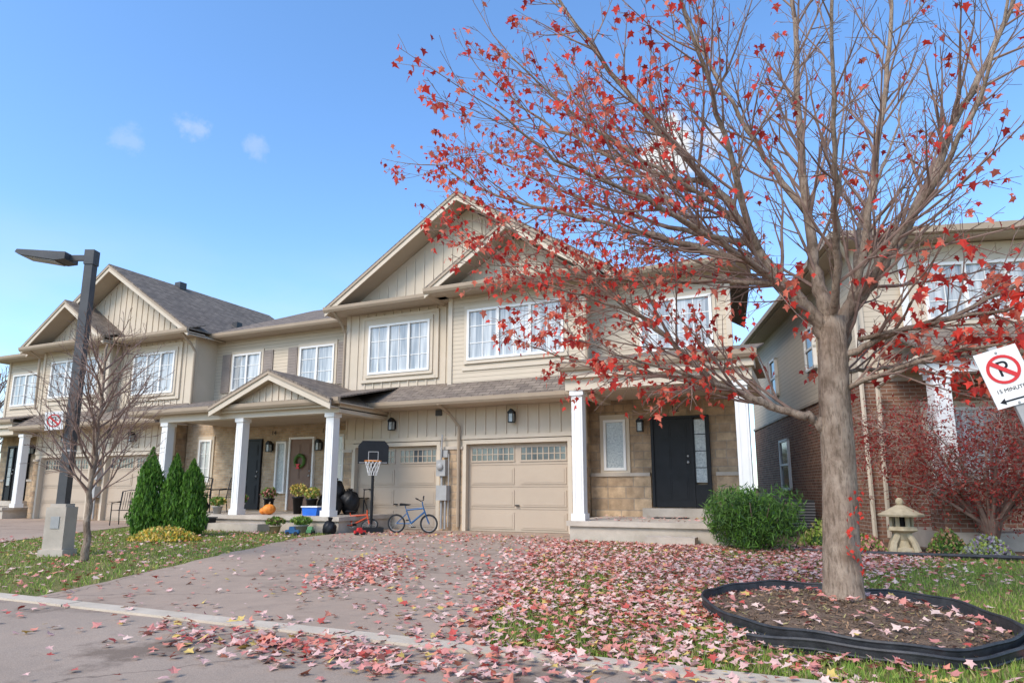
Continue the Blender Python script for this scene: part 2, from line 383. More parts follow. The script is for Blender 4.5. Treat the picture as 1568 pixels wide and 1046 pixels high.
def door(b,x0,x1,z0,z1,y,side=None,mat=BLACK):
    f=b.part('door_frames_'+mat.name,mat if mat is BLACK else WHITE); d=b.part('door_'+mat.name,mat)
    f.box(x0-.06,x0,y-.06,y+.03,z0,z1+.06); f.box(x0,x1,y-.06,y+.03,z1,z1+.06); f.box(x1,x1+.06,y-.06,y+.03,z0,z1+.06)
    d.box(x0,x1,y-.02,y+.03,z0,z1)
    W=x1-x0;Hh=z1-z0
    for i in range(2):
        a=x0+W*(.1+.44*i);c=a+W*.36
        for q0,q1 in ((.08,.36),(.42,.72),(.78,.94)):
            d.box(a,c,y-.028,y-.02,z0+Hh*q0,z0+Hh*q1); d.box(a+.035,c-.035,y-.036,y-.028,z0+Hh*q0+.035,z0+Hh*q1-.035)
    b.part('door_handle',GREYM).sphere((x1-.07,y-.07,z0+1.0),.03,.03,.03); b.part('door_handle',GREYM).sphere((x1-.07,y-.05,z0+1.14),.025,.02,.025)
    if side:
        s0,s1=side
        f.box(s1,s1+.06,y-.06,y+.03,z0,z1+.06); f.box(x1+.06,s1,y-.06,y+.03,z1,z1+.06); f.box(x1+.06,s1,y-.04,y+.03,z0,z0+.5)
        b.part('sidelight_glass',GFROST).box(x1+.09,s1-.03,y-.025,y,z0+.55,z1-.04)
        for q in range(1,4): f.box(x1+.06,s1,y-.03,y-.025,z0+.5+(Hh-.5)*q/4-.01,z0+.5+(Hh-.5)*q/4+.01)
        f.box(x1+.061,x1+.09,y-.04,y+.02,z0+.5,z1); f.box(s1-.03,s1-.001,y-.04,y+.02,z0+.5,z1)

ZE=6.12
def wing(mirror):
    global XF
    XF=(lambda p:(-30.35-p[0],p[1],p[2])) if mirror else None
    st=P('stone_walls',STONE); sd=P('batten_walls',BAT); lp=P('lap_walls',LAP); tl=P('corner_boards',TRIML)
    P('stone_side',STONE).box(-11.60,-4.82,14.86,21,0,3.3)
    sd.box(-11.67,-4.75,14.64,14.86,2.26,3.35)
    G1_,G2_=(-11.3,-8.72),(-7.86,-5.16)
    for a,c in ((-11.67,G1_[0]-.10),(G1_[1]+.10,G2_[0]-.10),(G2_[1]+.10,-4.75)):
        st.box(a,c,14.60,14.86,0,2.02); P('stone_caps',CONC).box(a-.01,c+.01,14.57,14.80,2.02,2.09); sd.box(a,c,14.64,14.86,2.09,2.26)
    battens(H,-11.65,-4.77,14.64,2.37,3.3,.29)
    tl.box(-11.67,-4.75,14.605,14.64,2.262,2.36)
    garage_door(H,*G1_,2.14,14.64); garage_door(H,*G2_,2.14,14.64)
    lantern(H,-10.05,2.72,14.62); lantern(H,-6.55,2.78,14.62)
    eave(H,-12.0,-8.4,13.9,15.02,3.20,.52)
    eave(H,-8.4,-4.46,13.9,14.62,3.20,.68)
    sd.box(-12.03,-8.38,15.0,21,3.25,ZE)
    battens(H,-11.95,-8.45,15.0,3.7,ZE-.12,.29)
    lp.box(-8.38,-4.70,14.6,20.5,3.25,ZE)
    tl.box(-8.42,-8.30,14.56,14.64,3.6,ZE-.1); tl.box(-4.78,-4.66,14.56,14.72,3.6,ZE-.1); tl.box(-12.07,-11.95,14.97,15.08,3.7,ZE-.1)
    tl.box(-8.0,-5.05,14.57,14.6,4.02,4.10)
    sd.box(-11.45,-8.98,14.955,15.0,4.0,5.86)
    for a in (-11.45,-8.98): tl.box(a-.04,a+.04,14.94,15.0,3.98,5.9)
    tl.box(-11.41,-9.02,14.94,14.955,5.82,5.9); tl.box(-11.41,-9.02,14.93,14.955,3.98,4.06)
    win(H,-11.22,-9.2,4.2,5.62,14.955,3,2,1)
    win(H,-7.85,-5.2,4.28,5.62,14.6,3,2,1)
    lp.prism([(-4.7,15.2),(-1.4,15.2),(-2.7,22),(-4.7,22)],3.3,ZE,'z')
    P('stone_entry',STONE).prism([(-4.82,15.3),(-1.35,15.3),(-2.6,22),(-4.82,22)],0,3.35,'z')
    P('stone_entry_lower',STONE2).box(-4.80,-3.36,15.24,15.3,.4,1.32); P('stone_entry_lower',STONE2).box(-1.9,-1.35,15.24,15.3,.4,1.32)
    P('stone_caps',CONC).box(-4.80,-3.37,15.2,15.31,1.32,1.40); P('stone_caps',CONC).box(-1.9,-1.35,15.2,15.31,1.32,1.40)
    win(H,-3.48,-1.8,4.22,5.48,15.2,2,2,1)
    tl.box(-1.5,-1.38,15.16,15.25,3.8,ZE-.1)
    sl=(8.88-6.15)/4.2
    sd.prism([(-12.03,ZE),(-4.3,ZE),(-4.3,ZE+.1),(-8.13,8.66),(-12.03,ZE+.1)],15.02,15.3)
    battens(H,-11.9,-4.4,15.02,6.3,lambda x:8.66-abs(x+8.13)*sl-.1,.3)
    gable(H,-8.13,4.27,6.14,8.90,14.36,22)
    eave(H,-12.42,-8.42,14.42,15.03,6.14,.35)
    s2=(7.66-6.14)/2.3
    sd.prism([(-8.38,ZE),(-4.7,ZE),(-4.7,ZE+.15),(-6.5,7.42),(-8.38,ZE+.15)],14.62,15.0)
    battens(H,-8.3,-4.75,14.62,6.3,lambda x:7.42-abs(x+6.5)*s2-.08,.3)
    gable(H,-6.5,2.32,6.14,7.68,13.98,16.5)
    eave(H,-8.83,-4.16,14.04,14.63,6.14,.35)
    eave(H,-4.16,-.92,14.72,16.6,6.14,.33)
    P('roof_hip',SHX).add([(-4.16,16.6,6.76),(-.92,16.6,6.76),(-1.6,22,6.2),(-4.16,19.5,7.6)],[(0,1,2,3)])
    dp=P('downspouts',TRIM)
    def spout(pts): dp.tube(pts,.04,6)
    spout([(-12.1,14.35,6.05),(-12.1,14.8,5.7),(-12.1,14.95,5.5),(-12.1,14.95,3.8)])
    spout([(-8.25,13.82,3.1),(-8.2,14.3,2.9),(-8.05,14.55,2.6),(-8.05,14.55,.1)])
    spout([(-4.62,14.0,6.05),(-4.6,14.45,5.8),(-4.6,14.5,3.9)])
    v=P('wall_vent',DGREY); v.box(-8.78,-8.6,14.6,14.64,2.9,3.05)
    P('roof_vents',DGREY).box(-8.45,-8.15,17.0,17.3,8.75,9.02); P('roof_vents',DGREY).box(-11.2,-10.95,17.4,17.65,6.9,7.2)
    m=P('utility_meters',GREYM)
    m.box(-8.62,-8.36,14.42,14.60,1.35,1.75); m.tube([(-8.5,14.5,.05),(-8.5,14.5,1.35)],.03,6); m.tube([(-8.5,14.45,1.75),(-8.5,14.5,2.4)],.025,6)
    m.box(-8.60,-8.30,14.40,14.60,.75,1.12); m.tube([(-8.36,14.45,.05),(-8.36,14.45,.75)],.025,6); m.sphere((-8.5,14.4,1.58),.09,.06,.09)
    m.tube([(-8.30,14.5,.1),(-8.30,14.5,1.9)],.015,5); m.box(-8.5,-8.34,14.5,14.6,1.82,2.0)
    XF=None
wing(False); wing(True)
def porch(mx,y0,zt,x0,x1,colx,zb,mirror):
    global XF
    XF=(lambda p:(-30.35-p[0],p[1],p[2])) if mirror else None
    s=P('porch_slabs',CONC); s.box(x0,x1,y0,15.25,zt-.1,zt); s.box(x0+.05,x1-.05,y0+.06,15.25,-.05,zt-.1)
    for c in colx: post(H,c,y0+.2,zt,zb)
    b=P('porch_beam',TRIML); b.box(x0,x1,y0+.04,y0+.34,zb,zb+.24); b.box(x0,x0+.25,y0+.34,15.2,zb,zb+.24); b.box(x1-.25,x1,y0+.34,15.2,zb,zb+.24)
    P('porch_fascia',TRIML).box(x0-.05,x1+.05,y0-.06,y0+.4,zb+.24,zb+.42)
    P('soffit',SOFF).box(x0+.25,x1-.25,y0+.34,15.24,zb+.1,zb+.14)
    eave(H,x0-.12,x1+.12,y0-.05,15.2,zb+.52,.24)
    door(H,-3.26,-2.42,.62,2.62,15.24,(0,-2.06))
    s.box(-3.5,-1.9,14.9,15.24,zt,.60)
    P('door_mat',RUB).box(-3.2,-2.45,14.35,14.8,zt,zt+.015)
    win(H,-4.47,-3.93,1.46,2.66,15.3,1,0,0,True,GFROST)
    lantern(H,-3.55,2.5,15.28)
    s.box(-2.85,-1.95,y0-.4,y0-.01,-.02,.16)
    XF=None
porch(0,12.6,.4,-4.5,-.85,(-4.27,-1.07),3.02,False)
porch(0,13.9,.4,-4.5,-1.0,(-4.95,-1.2),2.95,True)
H.text('12',(-2.75,15.26,2.85),.2,BLACK,'house_number')
H.text('14',(-14.9,15.26,2.72),.2,BLACK,'house_number'); H.text('13',(-12.95,15.26,2.72),.2,BLACK,'house_number')
lp=P('lap_walls',LAP); lp.box(-18.36,-12.0,15.9,21,3.2,ZE)
eave(H,-18.3,-12.1,15.42,20.5,6.14,.42)
P('brick_entry_wall',BRICKT).box(-18.70,-11.67,15.3,15.9,0,3.3)
SHUT=mnoise('shutter_taupe',(.26,.21,.175),(.30,.245,.205),3,.6,0)
for a,c in ((-17.5,-16.25),(-14.6,-13.22)):
    win(H,a,c,4.25,5.5,15.9,2,2,0)
    sh=P('shutters',SHUT)
    for q0,q1 in ((a-.50,a-.12),(c+.12,c+.50)):
        sh.box(q0,q1,15.86,15.9,4.22,5.53)
        for k in range(14): sh.box(q0+.04,q1-.04,15.85,15.86,4.28+k*.088,4.28+k*.088+.05)
win(H,-18.05,-17.5,1.25,2.6,15.3,1,2,1); win(H,-12.8,-12.2,1.25,2.6,15.3,1,2,1)
door(H,-16.3,-15.4,.42,2.5,15.28); door(H,-14.2,-13.35,.42,2.5,15.28,None,mnoise('brown_door',(.19,.11,.075),(.23,.14,.09),4,.5,0))
win(H,-14.75,-14.35,.9,2.45,15.28,1,0,0,False,GFROST)
lantern(H,-14.95,2.3,15.28); lantern(H,-13.05,2.3,15.28)
s=P('porch_slabs',CONC); s.box(-16.7,-10.1,12.55,15.3,.28,.38); s.box(-16.65,-10.15,12.61,15.3,-.05,.28); s.box(-13.9,-12.2,12.15,12.54,-.02,.19)
for c in (-10.6,-13.57,-16.4): post(H,c,12.78,.38,2.86)
P('porch_beam',TRIML).box(-16.6,-10.3,12.64,12.92,2.86,3.06)
P('porch_beam',TRIML).box(-10.55,-10.3,12.92,14.6,2.86,3.06)
P('soffit',SOFF).box(-16.6,-10.5,12.92,15.28,2.95,2.98)
eave(H,-17.6,-10.15,12.5,15.9,3.18,.235)
gable(H,-12.3,2.0,3.14,3.98,12.28,15.6)
P('batten_walls',BAT).prism([(-14.1,3.08),(-10.5,3.08),(-12.3,3.82)],12.55,12.7)
battens(H,-13.9,-10.7,12.55,3.16,lambda x:3.80-abs(x+12.3)*.42-.04,.22)
P('porch_fascia',TRIML).box(-14.15,-10.42,12.50,12.64,3.00,3.14)
H.finish()

# ------------------------------------------------------------ neighbour house (rotated)
N=Obj('brick_house',(1.1,14.8,0),(0,0,math.radians(14.6)))
q=N.part
q('brick_walls',BRICKR).box(0,10,0,11.4,0,3.15)
q('brick_ledge',CONC).box(-.03,10.03,-.03,11.43,3.15,3.22)
q('lap_walls',LAP).box(.02,9.98,.02,11.38,3.22,6.1)
q('corner_boards',TRIML).box(-.01,.12,-.02,.1,3.22,6.0)
rf=q('hip_roof',SHX); C4=[(-.45,-.5,6.14),(10.45,-.5,6.14),(10.45,11.9,6.14),(-.45,11.9,6.14)]; R2=[(5,4.8,8.2),(5,6.6,8.2)]
rf.add(C4+R2,[(0,1,4),(1,2,5,4),(2,3,5),(3,0,4,5)])
q('soffit',SOFF).box(-.44,10.44,-.49,11.89,5.98,6.02)
gt=q('gutter',TRIM); gt.box(-.57,10.57,-.62,-.5,6.02,6.15); gt.box(-.57,-.45,-.5,11.9,6.02,6.15); gt.box(10.45,10.57,-.5,11.9,6.02,6.15)
win(N,1.3,3.6,4.35,5.55,-.03,3,2,1); win(N,5.6,7.6,4.35,5.55,.02,3,2,1)
q('bay_panel',BAT).box(.9,4.0,-.03,.02,3.9,5.95)
for a_ in (.9,3.94): q('bay_trim',WHITE).box(a_-.04,a_+.1,-.06,-.03,3.9,5.95)
q('bay_trim',WHITE).box(1.0,3.9,-.06,-.03,3.9,4.02)
battens(N,1.0,3.9,-.03,5.7,5.9,.29)
eave(N,.4,9.6,-1.7,.02,3.45,.42)
q('porch_beam',WHITE).box(.5,9.4,-1.6,-1.35,3.05,3.3)
for cx in (.75,3.1,5.8): 
    post(N,cx,-1.45,1.0,3.05,.14); q('brick_piers',BRICKR).box(cx-.25,cx+.25,-1.7,-1.2,0,.94); q('pier_caps',CONC).box(cx-.29,cx+.29,-1.74,-1.16,.94,1.0)
q('porch_slabs',CONC).box(.4,5.9,-1.75,0,0,.3)
win(N,1.1,2.4,1.2,2.6,0,2,2,0); door(N,3.3,4.2,.35,2.4,-.02)
garage_door(N,6.4,9.0,2.14,-.02)
f=q('window_frames',WHITE); gl=q('window_glass_side',GDARK)
for y0,y1,z0,z1 in ((6.3,7.4,1.0,2.5),(7.2,8.0,3.9,5.1),(3.0,3.8,4.0,5.1)):
    f.box(-.07,.02,y0,y1,z0,z0+.07);f.box(-.07,.02,y0,y1,z1-.07,z1);f.box(-.07,.02,y0,y0+.07,z0,z1);f.box(-.07,.02,y1-.07,y1,z0,z1);f.box(-.06,.02,y0,y1,(z0+z1)/2-.03,(z0+z1)/2+.03)
    gl.box(-.03,.0,y0+.03,y1-.03,z0+.03,z1-.03)
q('downspouts',TRIML).tube([(-.4,-.5,6.0),(-.06,-.1,5.6),(-.06,-.08,.1)],.045,6)
q('downspouts',TRIML).tube([(.35,-1.7,3.3),(.2,-.2,3.0),(.2,-.08,.1)],.045,6)
q('utility_meters',GREYM).box(-.2,0,1.2,1.6,.9,1.4)
q('air_conditioner',DGREY).box(-.75,-.15,3.6,4.3,.05,.75)
for k_ in range(9): q('air_conditioner_grille',GREYM).box(-.76,-.14,3.59,4.31,.1+k_*.07,.125+k_*.07)
N.finish()

# ------------------------------------------------------------ trees
class Tree:
    def __init__(s): s.big=MB('trunk',BARK,True); s.tw=MB('branches',TWIG,False); s.tips=[]
    def limb(s,pts,r0,r1,base,n=8,smooth=6,kids=None):
        P3=[Vector(p) for p in pts]; out=[]
        m=len(P3)
        for i in range(m-1):
            a=P3[max(i-1,0)];b=P3[i];c=P3[i+1];d=P3[min(i+2,m-1)]
            for k in range(smooth):
                t=k/smooth
                out.append(.5*((2*b)+(c-a)*t+(2*a-5*b+4*c-d)*t*t+(3*b-a-3*c+d)*t**3))
        out.append(P3[-1])
        nn=len(out)
        for i in range(1,nn): out[i]=out[i]+Vector((random.gauss(0,.012),random.gauss(0,.012),random.gauss(0,.01)))
        rads=[(r0+(r1-r0)*(i/(nn-1))**.8)*random.uniform(.95,1.06) for i in range(nn)]
        s.big.tube([base(p) for p in out],rads,n)
        return [base(p) for p in out],rads
    def branch(s,p,d,L,r,lvl,cfg):
        seg=cfg['seg'][lvl]; n=max(2,int(L/seg)); st=L/n; pts=[p];rads=[r];dirs=[d]
        j=cfg['jit']
        for i in range(n):
            d=(d+Vector((random.gauss(0,j),random.gauss(0,j),random.gauss(0,j)+cfg['up'][lvl]))).normalized()
            p=p+d*st; pts.append(p);dirs.append(d);rads.append(max(cfg['rmin'],r*(1-.8*(i+1)/n)))
        s.tw.tube(pts,rads,(5,4,3,3)[lvl],False)
        if lvl<cfg['max']:
            nk=max(2,int(L/cfg['sp'][lvl])); 
            for k in range(nk):
                f=.18+.8*(k+random.random()*.8)/nk
                if f>=.98: continue
                i=min(int(f*n),n-1); q=pts[i].lerp(pts[i+1],f*n-i); dd=dirs[i]
                s.child(q,dd,L*random.uniform(*cfg['lr'])*(1.15-.6*f),rads[i]*.62,lvl+1,cfg)
            s.tips.append((pts[-1],d))
        else: 
            s.tips.append((pts[-1],d)); s.tips.append((pts[len(pts)//2],d))
    def child(s,q,dd,L,r,lvl,cfg):
        ax=dd.cross(Vector((random.gauss(0,1),random.gauss(0,1),random.gauss(0,1))))
        if ax.length<1e-3: ax=Vector((1,0,0))
        ax.normalize()
        nd_=Matrix.Rotation(math.radians(random.uniform(*cfg['ang'])),3,ax)@dd
        s.branch(q,nd_,L,max(r,cfg['rmin']),lvl,cfg)
    def feather(s,pts,rads,start,spacing,L0,L1,cfg,rk=.5,lvl=0):
        nxt=start
        lens=[0]
        for i in range(1,len(pts)): lens.append(lens[-1]+(pts[i]-pts[i-1]).length)
        T=lens[-1]
        while nxt<T:
            i=max(k for k in range(len(lens)) if lens[k]<=nxt); i=min(i,len(pts)-2)
            f=nxt/T; dd=(pts[i+1]-pts[i]).normalized()
            q=pts[i].lerp(pts[i+1],(nxt-lens[i])/max(1e-6,lens[i+1]-lens[i]))
            L=random.uniform(L0,L1)*(1-.5*f)
            s.child(q,dd,L,min(rads[i]*rk,.018),lvl,cfg)
            nxt+=spacing*random.uniform(.6,1.4)
        s.branch(pts[-1],(pts[-1]-pts[-2]).normalized(),L1*.5,rads[-1],1,cfg)
TB=Vector((.18,6.26,0))
tbase=lambda p: TB+RV*p.x+FV*p.y+Vector((0,0,p.z))
cfg=dict(seg=(.2,.16,.1,.08),jit=.075,up=(.055,.045,.02,.0),rmin=.0022,max=2,sp=(.19,.14,.12,.1),lr=(.30,.55),ang=(22,48))
T=Tree()
# trunk with an uneven outline
tk=[];tkn=26
tpts=[(0,0,-.02),(.01,0,.25),(.02,0,.6),(.05,0,1.2),(.06,0,1.8),(.1,0,2.5)]
def trunk_at(z):
    for (a,_,za),(b,_,zb) in zip(tpts,tpts[1:]):
        if z<=zb: return a+(b-a)*(z-za)/(zb-za)
    return tpts[-1][0]
vs=[];fs=[];nr=40
for i in range(nr):
    z=-.02+2.52*i/(nr-1); cx=trunk_at(z); R=.150-.034*(z/2.5)+.075*math.exp(-max(z,0)/.11)
    for k in range(tkn):
        a=2*math.pi*k/tkn; rr=R*(1+.035*math.sin(3*a+z*1.3)+.025*math.sin(5*a-z*2.1)+.10*math.exp(-max(z,0)/.12)*math.sin(4*a+1)+random.gauss(0,.010))
        p=tbase(Vector((cx+rr*math.cos(a),rr*math.sin(a),z))); vs.append(tuple(p))
for i in range(nr-1):
    for k in range(tkn): fs.append((i*tkn+k,i*tkn+(k+1)%tkn,(i+1)*tkn+(k+1)%tkn,(i+1)*tkn+k))
T.big.add(vs,fs)
LIMBS=[
 ([(0,0,1.50),(-.14,.02,1.62),(-.39,.05,1.7),(-.91,.1,1.93),(-1.25,.2,2.3),(-1.8,.4,2.85),(-2.5,.6,3.4),(-3.1,.8,3.9)],.048,.008),
 ([(.08,0,2.25),(-.05,0,2.5),(-.22,-.05,2.7),(-.55,-.1,3.06),(-.79,-.1,3.53),(-1.36,0,4.32),(-2.0,.1,5.3),(-2.5,.2,6.3)],.080,.010),
 ([(-.45,-.1,2.95),(-1.2,.3,3.35),(-2.0,.6,3.7),(-2.9,.9,4.1),(-3.6,1.2,4.6)],.038,.007),
 ([(-.2,0,2.68),(-.9,-.4,3.0),(-1.7,-.8,3.25),(-2.4,-1.0,3.5),(-2.9,-1.2,3.8)],.032,.006),
 ([(.1,0,2.4),(.06,.05,2.7),(.04,.1,3.03),(.05,.2,3.98),(.13,.3,5.7),(.1,.4,7.3)],.090,.010),
 ([(.08,.05,2.5),(-.3,.8,3.3),(-.9,1.5,4.3),(-1.6,2.1,5.5),(-2.1,2.6,6.8)],.050,.008),
 ([(.1,0,2.3),(.25,-.05,2.6),(.46,-.1,2.85),(.85,-.2,3.47),(1.27,-.3,4.32),(1.76,-.4,5.3),(2.1,-.5,6.5)],.08,.010),
 ([(.07,0,1.75),(.15,.05,2.1),(.25,.1,2.4),(.5,.2,3.0),(.85,.3,4.32),(1.18,.4,5.7),(1.4,.5,7.2)],.085,.010),
 ([(.1,0,2.1),(.35,-.1,2.25),(.64,-.2,2.35),(1.1,-.4,2.5),(1.8,-.6,2.9),(2.6,-.8,3.3)],.038,.007),
 ([(.1,-.02,2.45),(-.1,-.6,3.1),(-.3,-1.1,3.9),(-.4,-1.5,5.0)],.040,.008),
 ([(.3,-.05,2.65),(.6,-.6,3.3),(.9,-1.0,4.0),(1.1,-1.3,4.9)],.036,.008),
 ([(.45,.15,2.9),(1.0,1.0,3.8),(1.7,1.6,4.8),(2.3,2,6)],.04,.008),
 ([(-.55,-.1,3.06),(-.9,-.5,3.8),(-1.3,-.9,4.7),(-1.7,-1.1,5.7)],.034,.007),
 ([(-.3,-.05,2.78),(-1.0,.2,2.92),(-1.7,.3,2.95),(-2.4,.2,2.98),(-3.0,.3,3.15)],.026,.005),
 ([(.1,0,1.85),(.5,-.4,2.0),(1.0,-.7,2.12),(1.6,-.9,2.25)],.026,.006),
 ([(.12,0,2.0),(.55,.4,2.1),(1.1,.6,2.2),(1.8,.7,2.3),(2.4,.7,2.5)],.026,.005),
 ([(.3,-.05,2.3),(.8,-.6,2.35),(1.3,-.9,2.4),(1.9,-1.1,2.45)],.022,.005),
 ([(-.7,.08,1.83),(-1.2,-.2,1.95),(-1.8,-.4,2.05),(-2.3,-.5,2.25)],.022,.005),
 ([(-.85,.1,1.9),(-1.4,.5,2.1),(-2.0,.8,2.25),(-2.6,1.0,2.5)],.022,.005),
 ([(-1.1,.15,2.1),(-1.5,.1,2.5),(-2.1,.0,2.7),(-2.7,-.1,2.9)],.022,.005),
 ([(-.95,-.05,3.75),(-1.6,.4,4.2),(-2.4,.8,4.9),(-3.0,1.1,5.6)],.03,.006),
 ([(-.7,-.1,3.35),(-1.3,-.2,3.75),(-2.1,-.2,4.3),(-2.8,-.2,5.0)],.028,.006),
 ([(.05,.2,3.6),(-.3,.4,4.4),(-.7,.5,5.4),(-1.0,.6,6.5)],.036,.007),
 ([(-.60,-.1,3.15),(-1.1,.8,3.7),(-1.8,1.5,4.3),(-2.6,2.0,4.9),(-3.2,2.3,5.4)],.03,.006),
]
for li,(pts,r0,r1) in enumerate(LIMBS):
    a,b=T.limb(pts,r0,r1,tbase,8)
    low=pts[-1][2]<2.6
    T.feather(a,b,.4 if r0>.03 else .15,.12 if low else .15,.5 if low else .85,.95 if low else 1.55,cfg)
mt=D.objects.new('maple_tree',None); col.objects.link(mt)
T.big.make(mt,False); T.tw.make(mt,False)
lp_=[];ls=[];lm=[]
for p,d in T.tips:
    loc=p-TB; u=loc.dot(RV); z=p.z
    pr=.085
    if u<-2.5: pr=.60
    elif u<-1.5: pr=.42
    elif u<-.9: pr=.22
    if z<2.95 and u<-.4: pr=max(pr,.58)
    if u>-.2 and z<2.85: pr=max(pr,.65)
    if z>4.9: pr*=.7
    pr*=.55+.85*(math.sin(3.1*p.x+1.7*p.z)*math.sin(2.7*p.y+2.1*p.z)>-.1)
    if random.random()<pr:
        for k in range(random.choice((1,1,1,2,3))):
            o=Vector((random.gauss(0,.035),random.gauss(0,.035),random.gauss(-.04,.035)))
            sz=random.uniform(.036,.078)*(1.2 if u>-.5 and z<3 else 1)
            lp_.append(tuple(p+o)); ls.append(sz); lm.append(random.choices((0,1,2),(5,2,4))[0])
for i in range(34):
    zz=random.uniform(.3,1.1); lp_.append(tuple(tbase(Vector((random.uniform(-.03,.14),-.19,zz))))); ls.append(.04); lm.append(0)
n=len(lp_)
rot=rotm(np.random.uniform(0,6.28,n),np.random.normal(-1.9,.6,n),np.random.normal(0,.6,n))
scatter('leaves',LEAFV,LEAFF,lp_,rot,np.array(ls),np.array(lm),[L_RED,L_DRED,L_COR],mt)

def bare_tree(name,loc,h,spread,rt,nl,seedn=1):
    random.seed(seedn)
    t=Tree(); B0=Vector(loc); bb=lambda p:B0+Vector(p)
    hh=h*.3
    t.limb([(0,0,0),(.01,0,hh*.5),(0,0,hh),(0.02,0,h*.6),(0,0,h*.85)],rt,rt*.25,bb,8)
    c=dict(seg=(.15*h/3.5,)*4,jit=.07,up=(.06,.04,.02,0),rmin=.003*max(1,h/4),max=2,sp=(.14*h/3.5,.11*h/3.5,.1,.1),lr=(.35,.6),ang=(20,45))
    for i in range(nl):
        z=h*(.22+.58*i/nl); an=i*2.4+random.random(); 
        d=Vector((math.cos(an)*.8,math.sin(an)*.8,.75)).normalized()
        t.branch(bb((0,0,z)),d,spread*random.uniform(.8,1.2)*(1.15-.6*i/nl),rt*.28,0,c)
    e=D.objects.new(name,None); col.objects.link(e); t.big.make(e,False); t.tw.make(e,False); return e,t
bare_tree('bare_tree',(-9.47,6.22,0),3.7,1.3,.06,32,3)
bare_tree('bare_tree',(-37,19,0),8,3,.15,22,5)
e,t=bare_tree('bare_tree',(-44,26,0),9,3.2,.16,20,6)
random.seed(11)

# ------------------------------------------------------------ fallen leaves
pos=[];mi=[];sc=[]
def pat(x,y): return .5+.5*math.sin(1.9*x+.7*y+1.3*math.sin(1.1*y))*math.sin(1.3*y-.8*x+.9*math.sin(1.7*x))
def addleaf(x,y,z0=.012,road=False):
    w=(5,4,1.8,1.2,.6,2.4) if not road else (4,4,3,1.2,.8,1.2)
    pos.append((x,y,z0+random.random()*.03)); mi.append(random.choices((0,1,2,3,4,5),w)[0]); sc.append(random.uniform(.04,.08))
def edge_x(y):
    pts=[(-2.05,4.0),(-2.35,4.75),(-3.45,8.06),(-4.1,10.5),(-4.5,12.6)]
    for (xa,ya),(xb,yb) in zip(pts,pts[1:]):
        if y<=yb: return xa+(xb-xa)*(y-ya)/(yb-ya)
    return -4.5
for i in range(78000):
    x=random.uniform(-7,5);y=random.uniform(3.0,13)
    if y>12.5 and x<-.8: continue
    ex=edge_x(max(4,y)); xr=.1 if y<8 else .1+(y-8)*.35
    s_=x-ex
    if s_<0: p=.6*math.exp(s_/.35)+.018
    elif x<xr: p=.32+.85*pat(x,y)
    else: p=(.35+.6*pat(x,y))*math.exp(-(x-xr)/.3)+.03
    if y<4.0: p*=.8*math.exp(-(4-y)/.35)
    if (x-.15)**2/.9+(y-5.95)**2/1.6<1: continue
    if y>11.8 and x>.3: p=.10
    if random.random()<p: addleaf(x,y,.02 if s_>0 else .014,s_<0)
for i in range(230):
    a=random.uniform(0,6.28);k=math.sqrt(random.random())*.93
    k2=.05+.1*(1-k*k); addleaf(.15+.9114*.97*k*math.cos(a)-.4115*1.3*k*math.sin(a),5.95+.4115*.97*k*math.cos(a)+.9114*1.3*k*math.sin(a),k2)
for i in range(900):
    t=random.random(); addleaf(-5.9+1.5*t+random.gauss(0,.24),8.3-2.6*t+random.gauss(0,.35),.014,True)
for i in range(800):
    addleaf(random.uniform(-9.8,-4.7),random.choice((random.gauss(12.6,.5),random.gauss(12.9,.4),random.uniform(9,13.5))),.014,True)
for i in range(600):
    addleaf(random.gauss(-2.9,.8),random.gauss(3.45,.22),.01,True)
for i in range(700):
    addleaf(random.uniform(-16,-3),random.uniform(2.0,12),.014,True)
for i in range(1900):
    y=random.uniform(4.2,12.4); x=random.uniform(-15,-6.8)
    if not indrv(x,y): addleaf(x,y,.02)
for i in range(160): addleaf(random.uniform(-4.4,-1),random.uniform(12.65,15),.405)
n=len(pos); pos=np.array(pos)
rot=rotm(np.random.uniform(0,6.28,n),np.random.normal(0,.28,n)+np.where(np.random.rand(n)<.45,math.pi,0),np.random.normal(0,.28,n))
scatter('fallen_leaves',LEAFV,LEAFF,pos,rot,np.array(sc),np.array(mi),[L_PINK,L_ROSE,L_GCOR,L_GRED,L_YEL,L_PALE])
gp=[];gm=[];gs=[]
for i in range(95000):
    y=4.02+8.6*random.random()**1.5; x=random.uniform(-4.4,6.5)
    if x<edge_x(y)+.02: continue
    if y>11.8 and x>-.2: continue
    if ((x-.15)*.9114+(y-5.95)*.4115)**2/.98**2+(-(x-.15)*.4115+(y-5.95)*.9114)**2/1.33**2<1: continue
    gp.append((x,y,0)); gm.append(random.choices((0,1,2),(5,4,1.2+1.5*pat(x*2,y*2)))[0]); gs.append((.012,.012,random.uniform(.03,.065)))
for i in range(26000):
    y=random.uniform(4.05,12.5); x=random.uniform(-16.5,-6.8)
    if indrv(x,y) or x<-12-(y-4)*.6: continue
    gp.append((x,y,0)); gm.append(random.choices((0,1,2),(4,4,3))[0]); gs.append((.016,.016,random.uniform(.03,.07)))
n=len(gp)
scatter('grass',BLV,BLF,gp,rotm(np.random.uniform(0,6.28,n),np.random.normal(0,.35,n),np.random.normal(0,.35,n)),np.array(gs),np.array(gm),[G1,G2,G3])

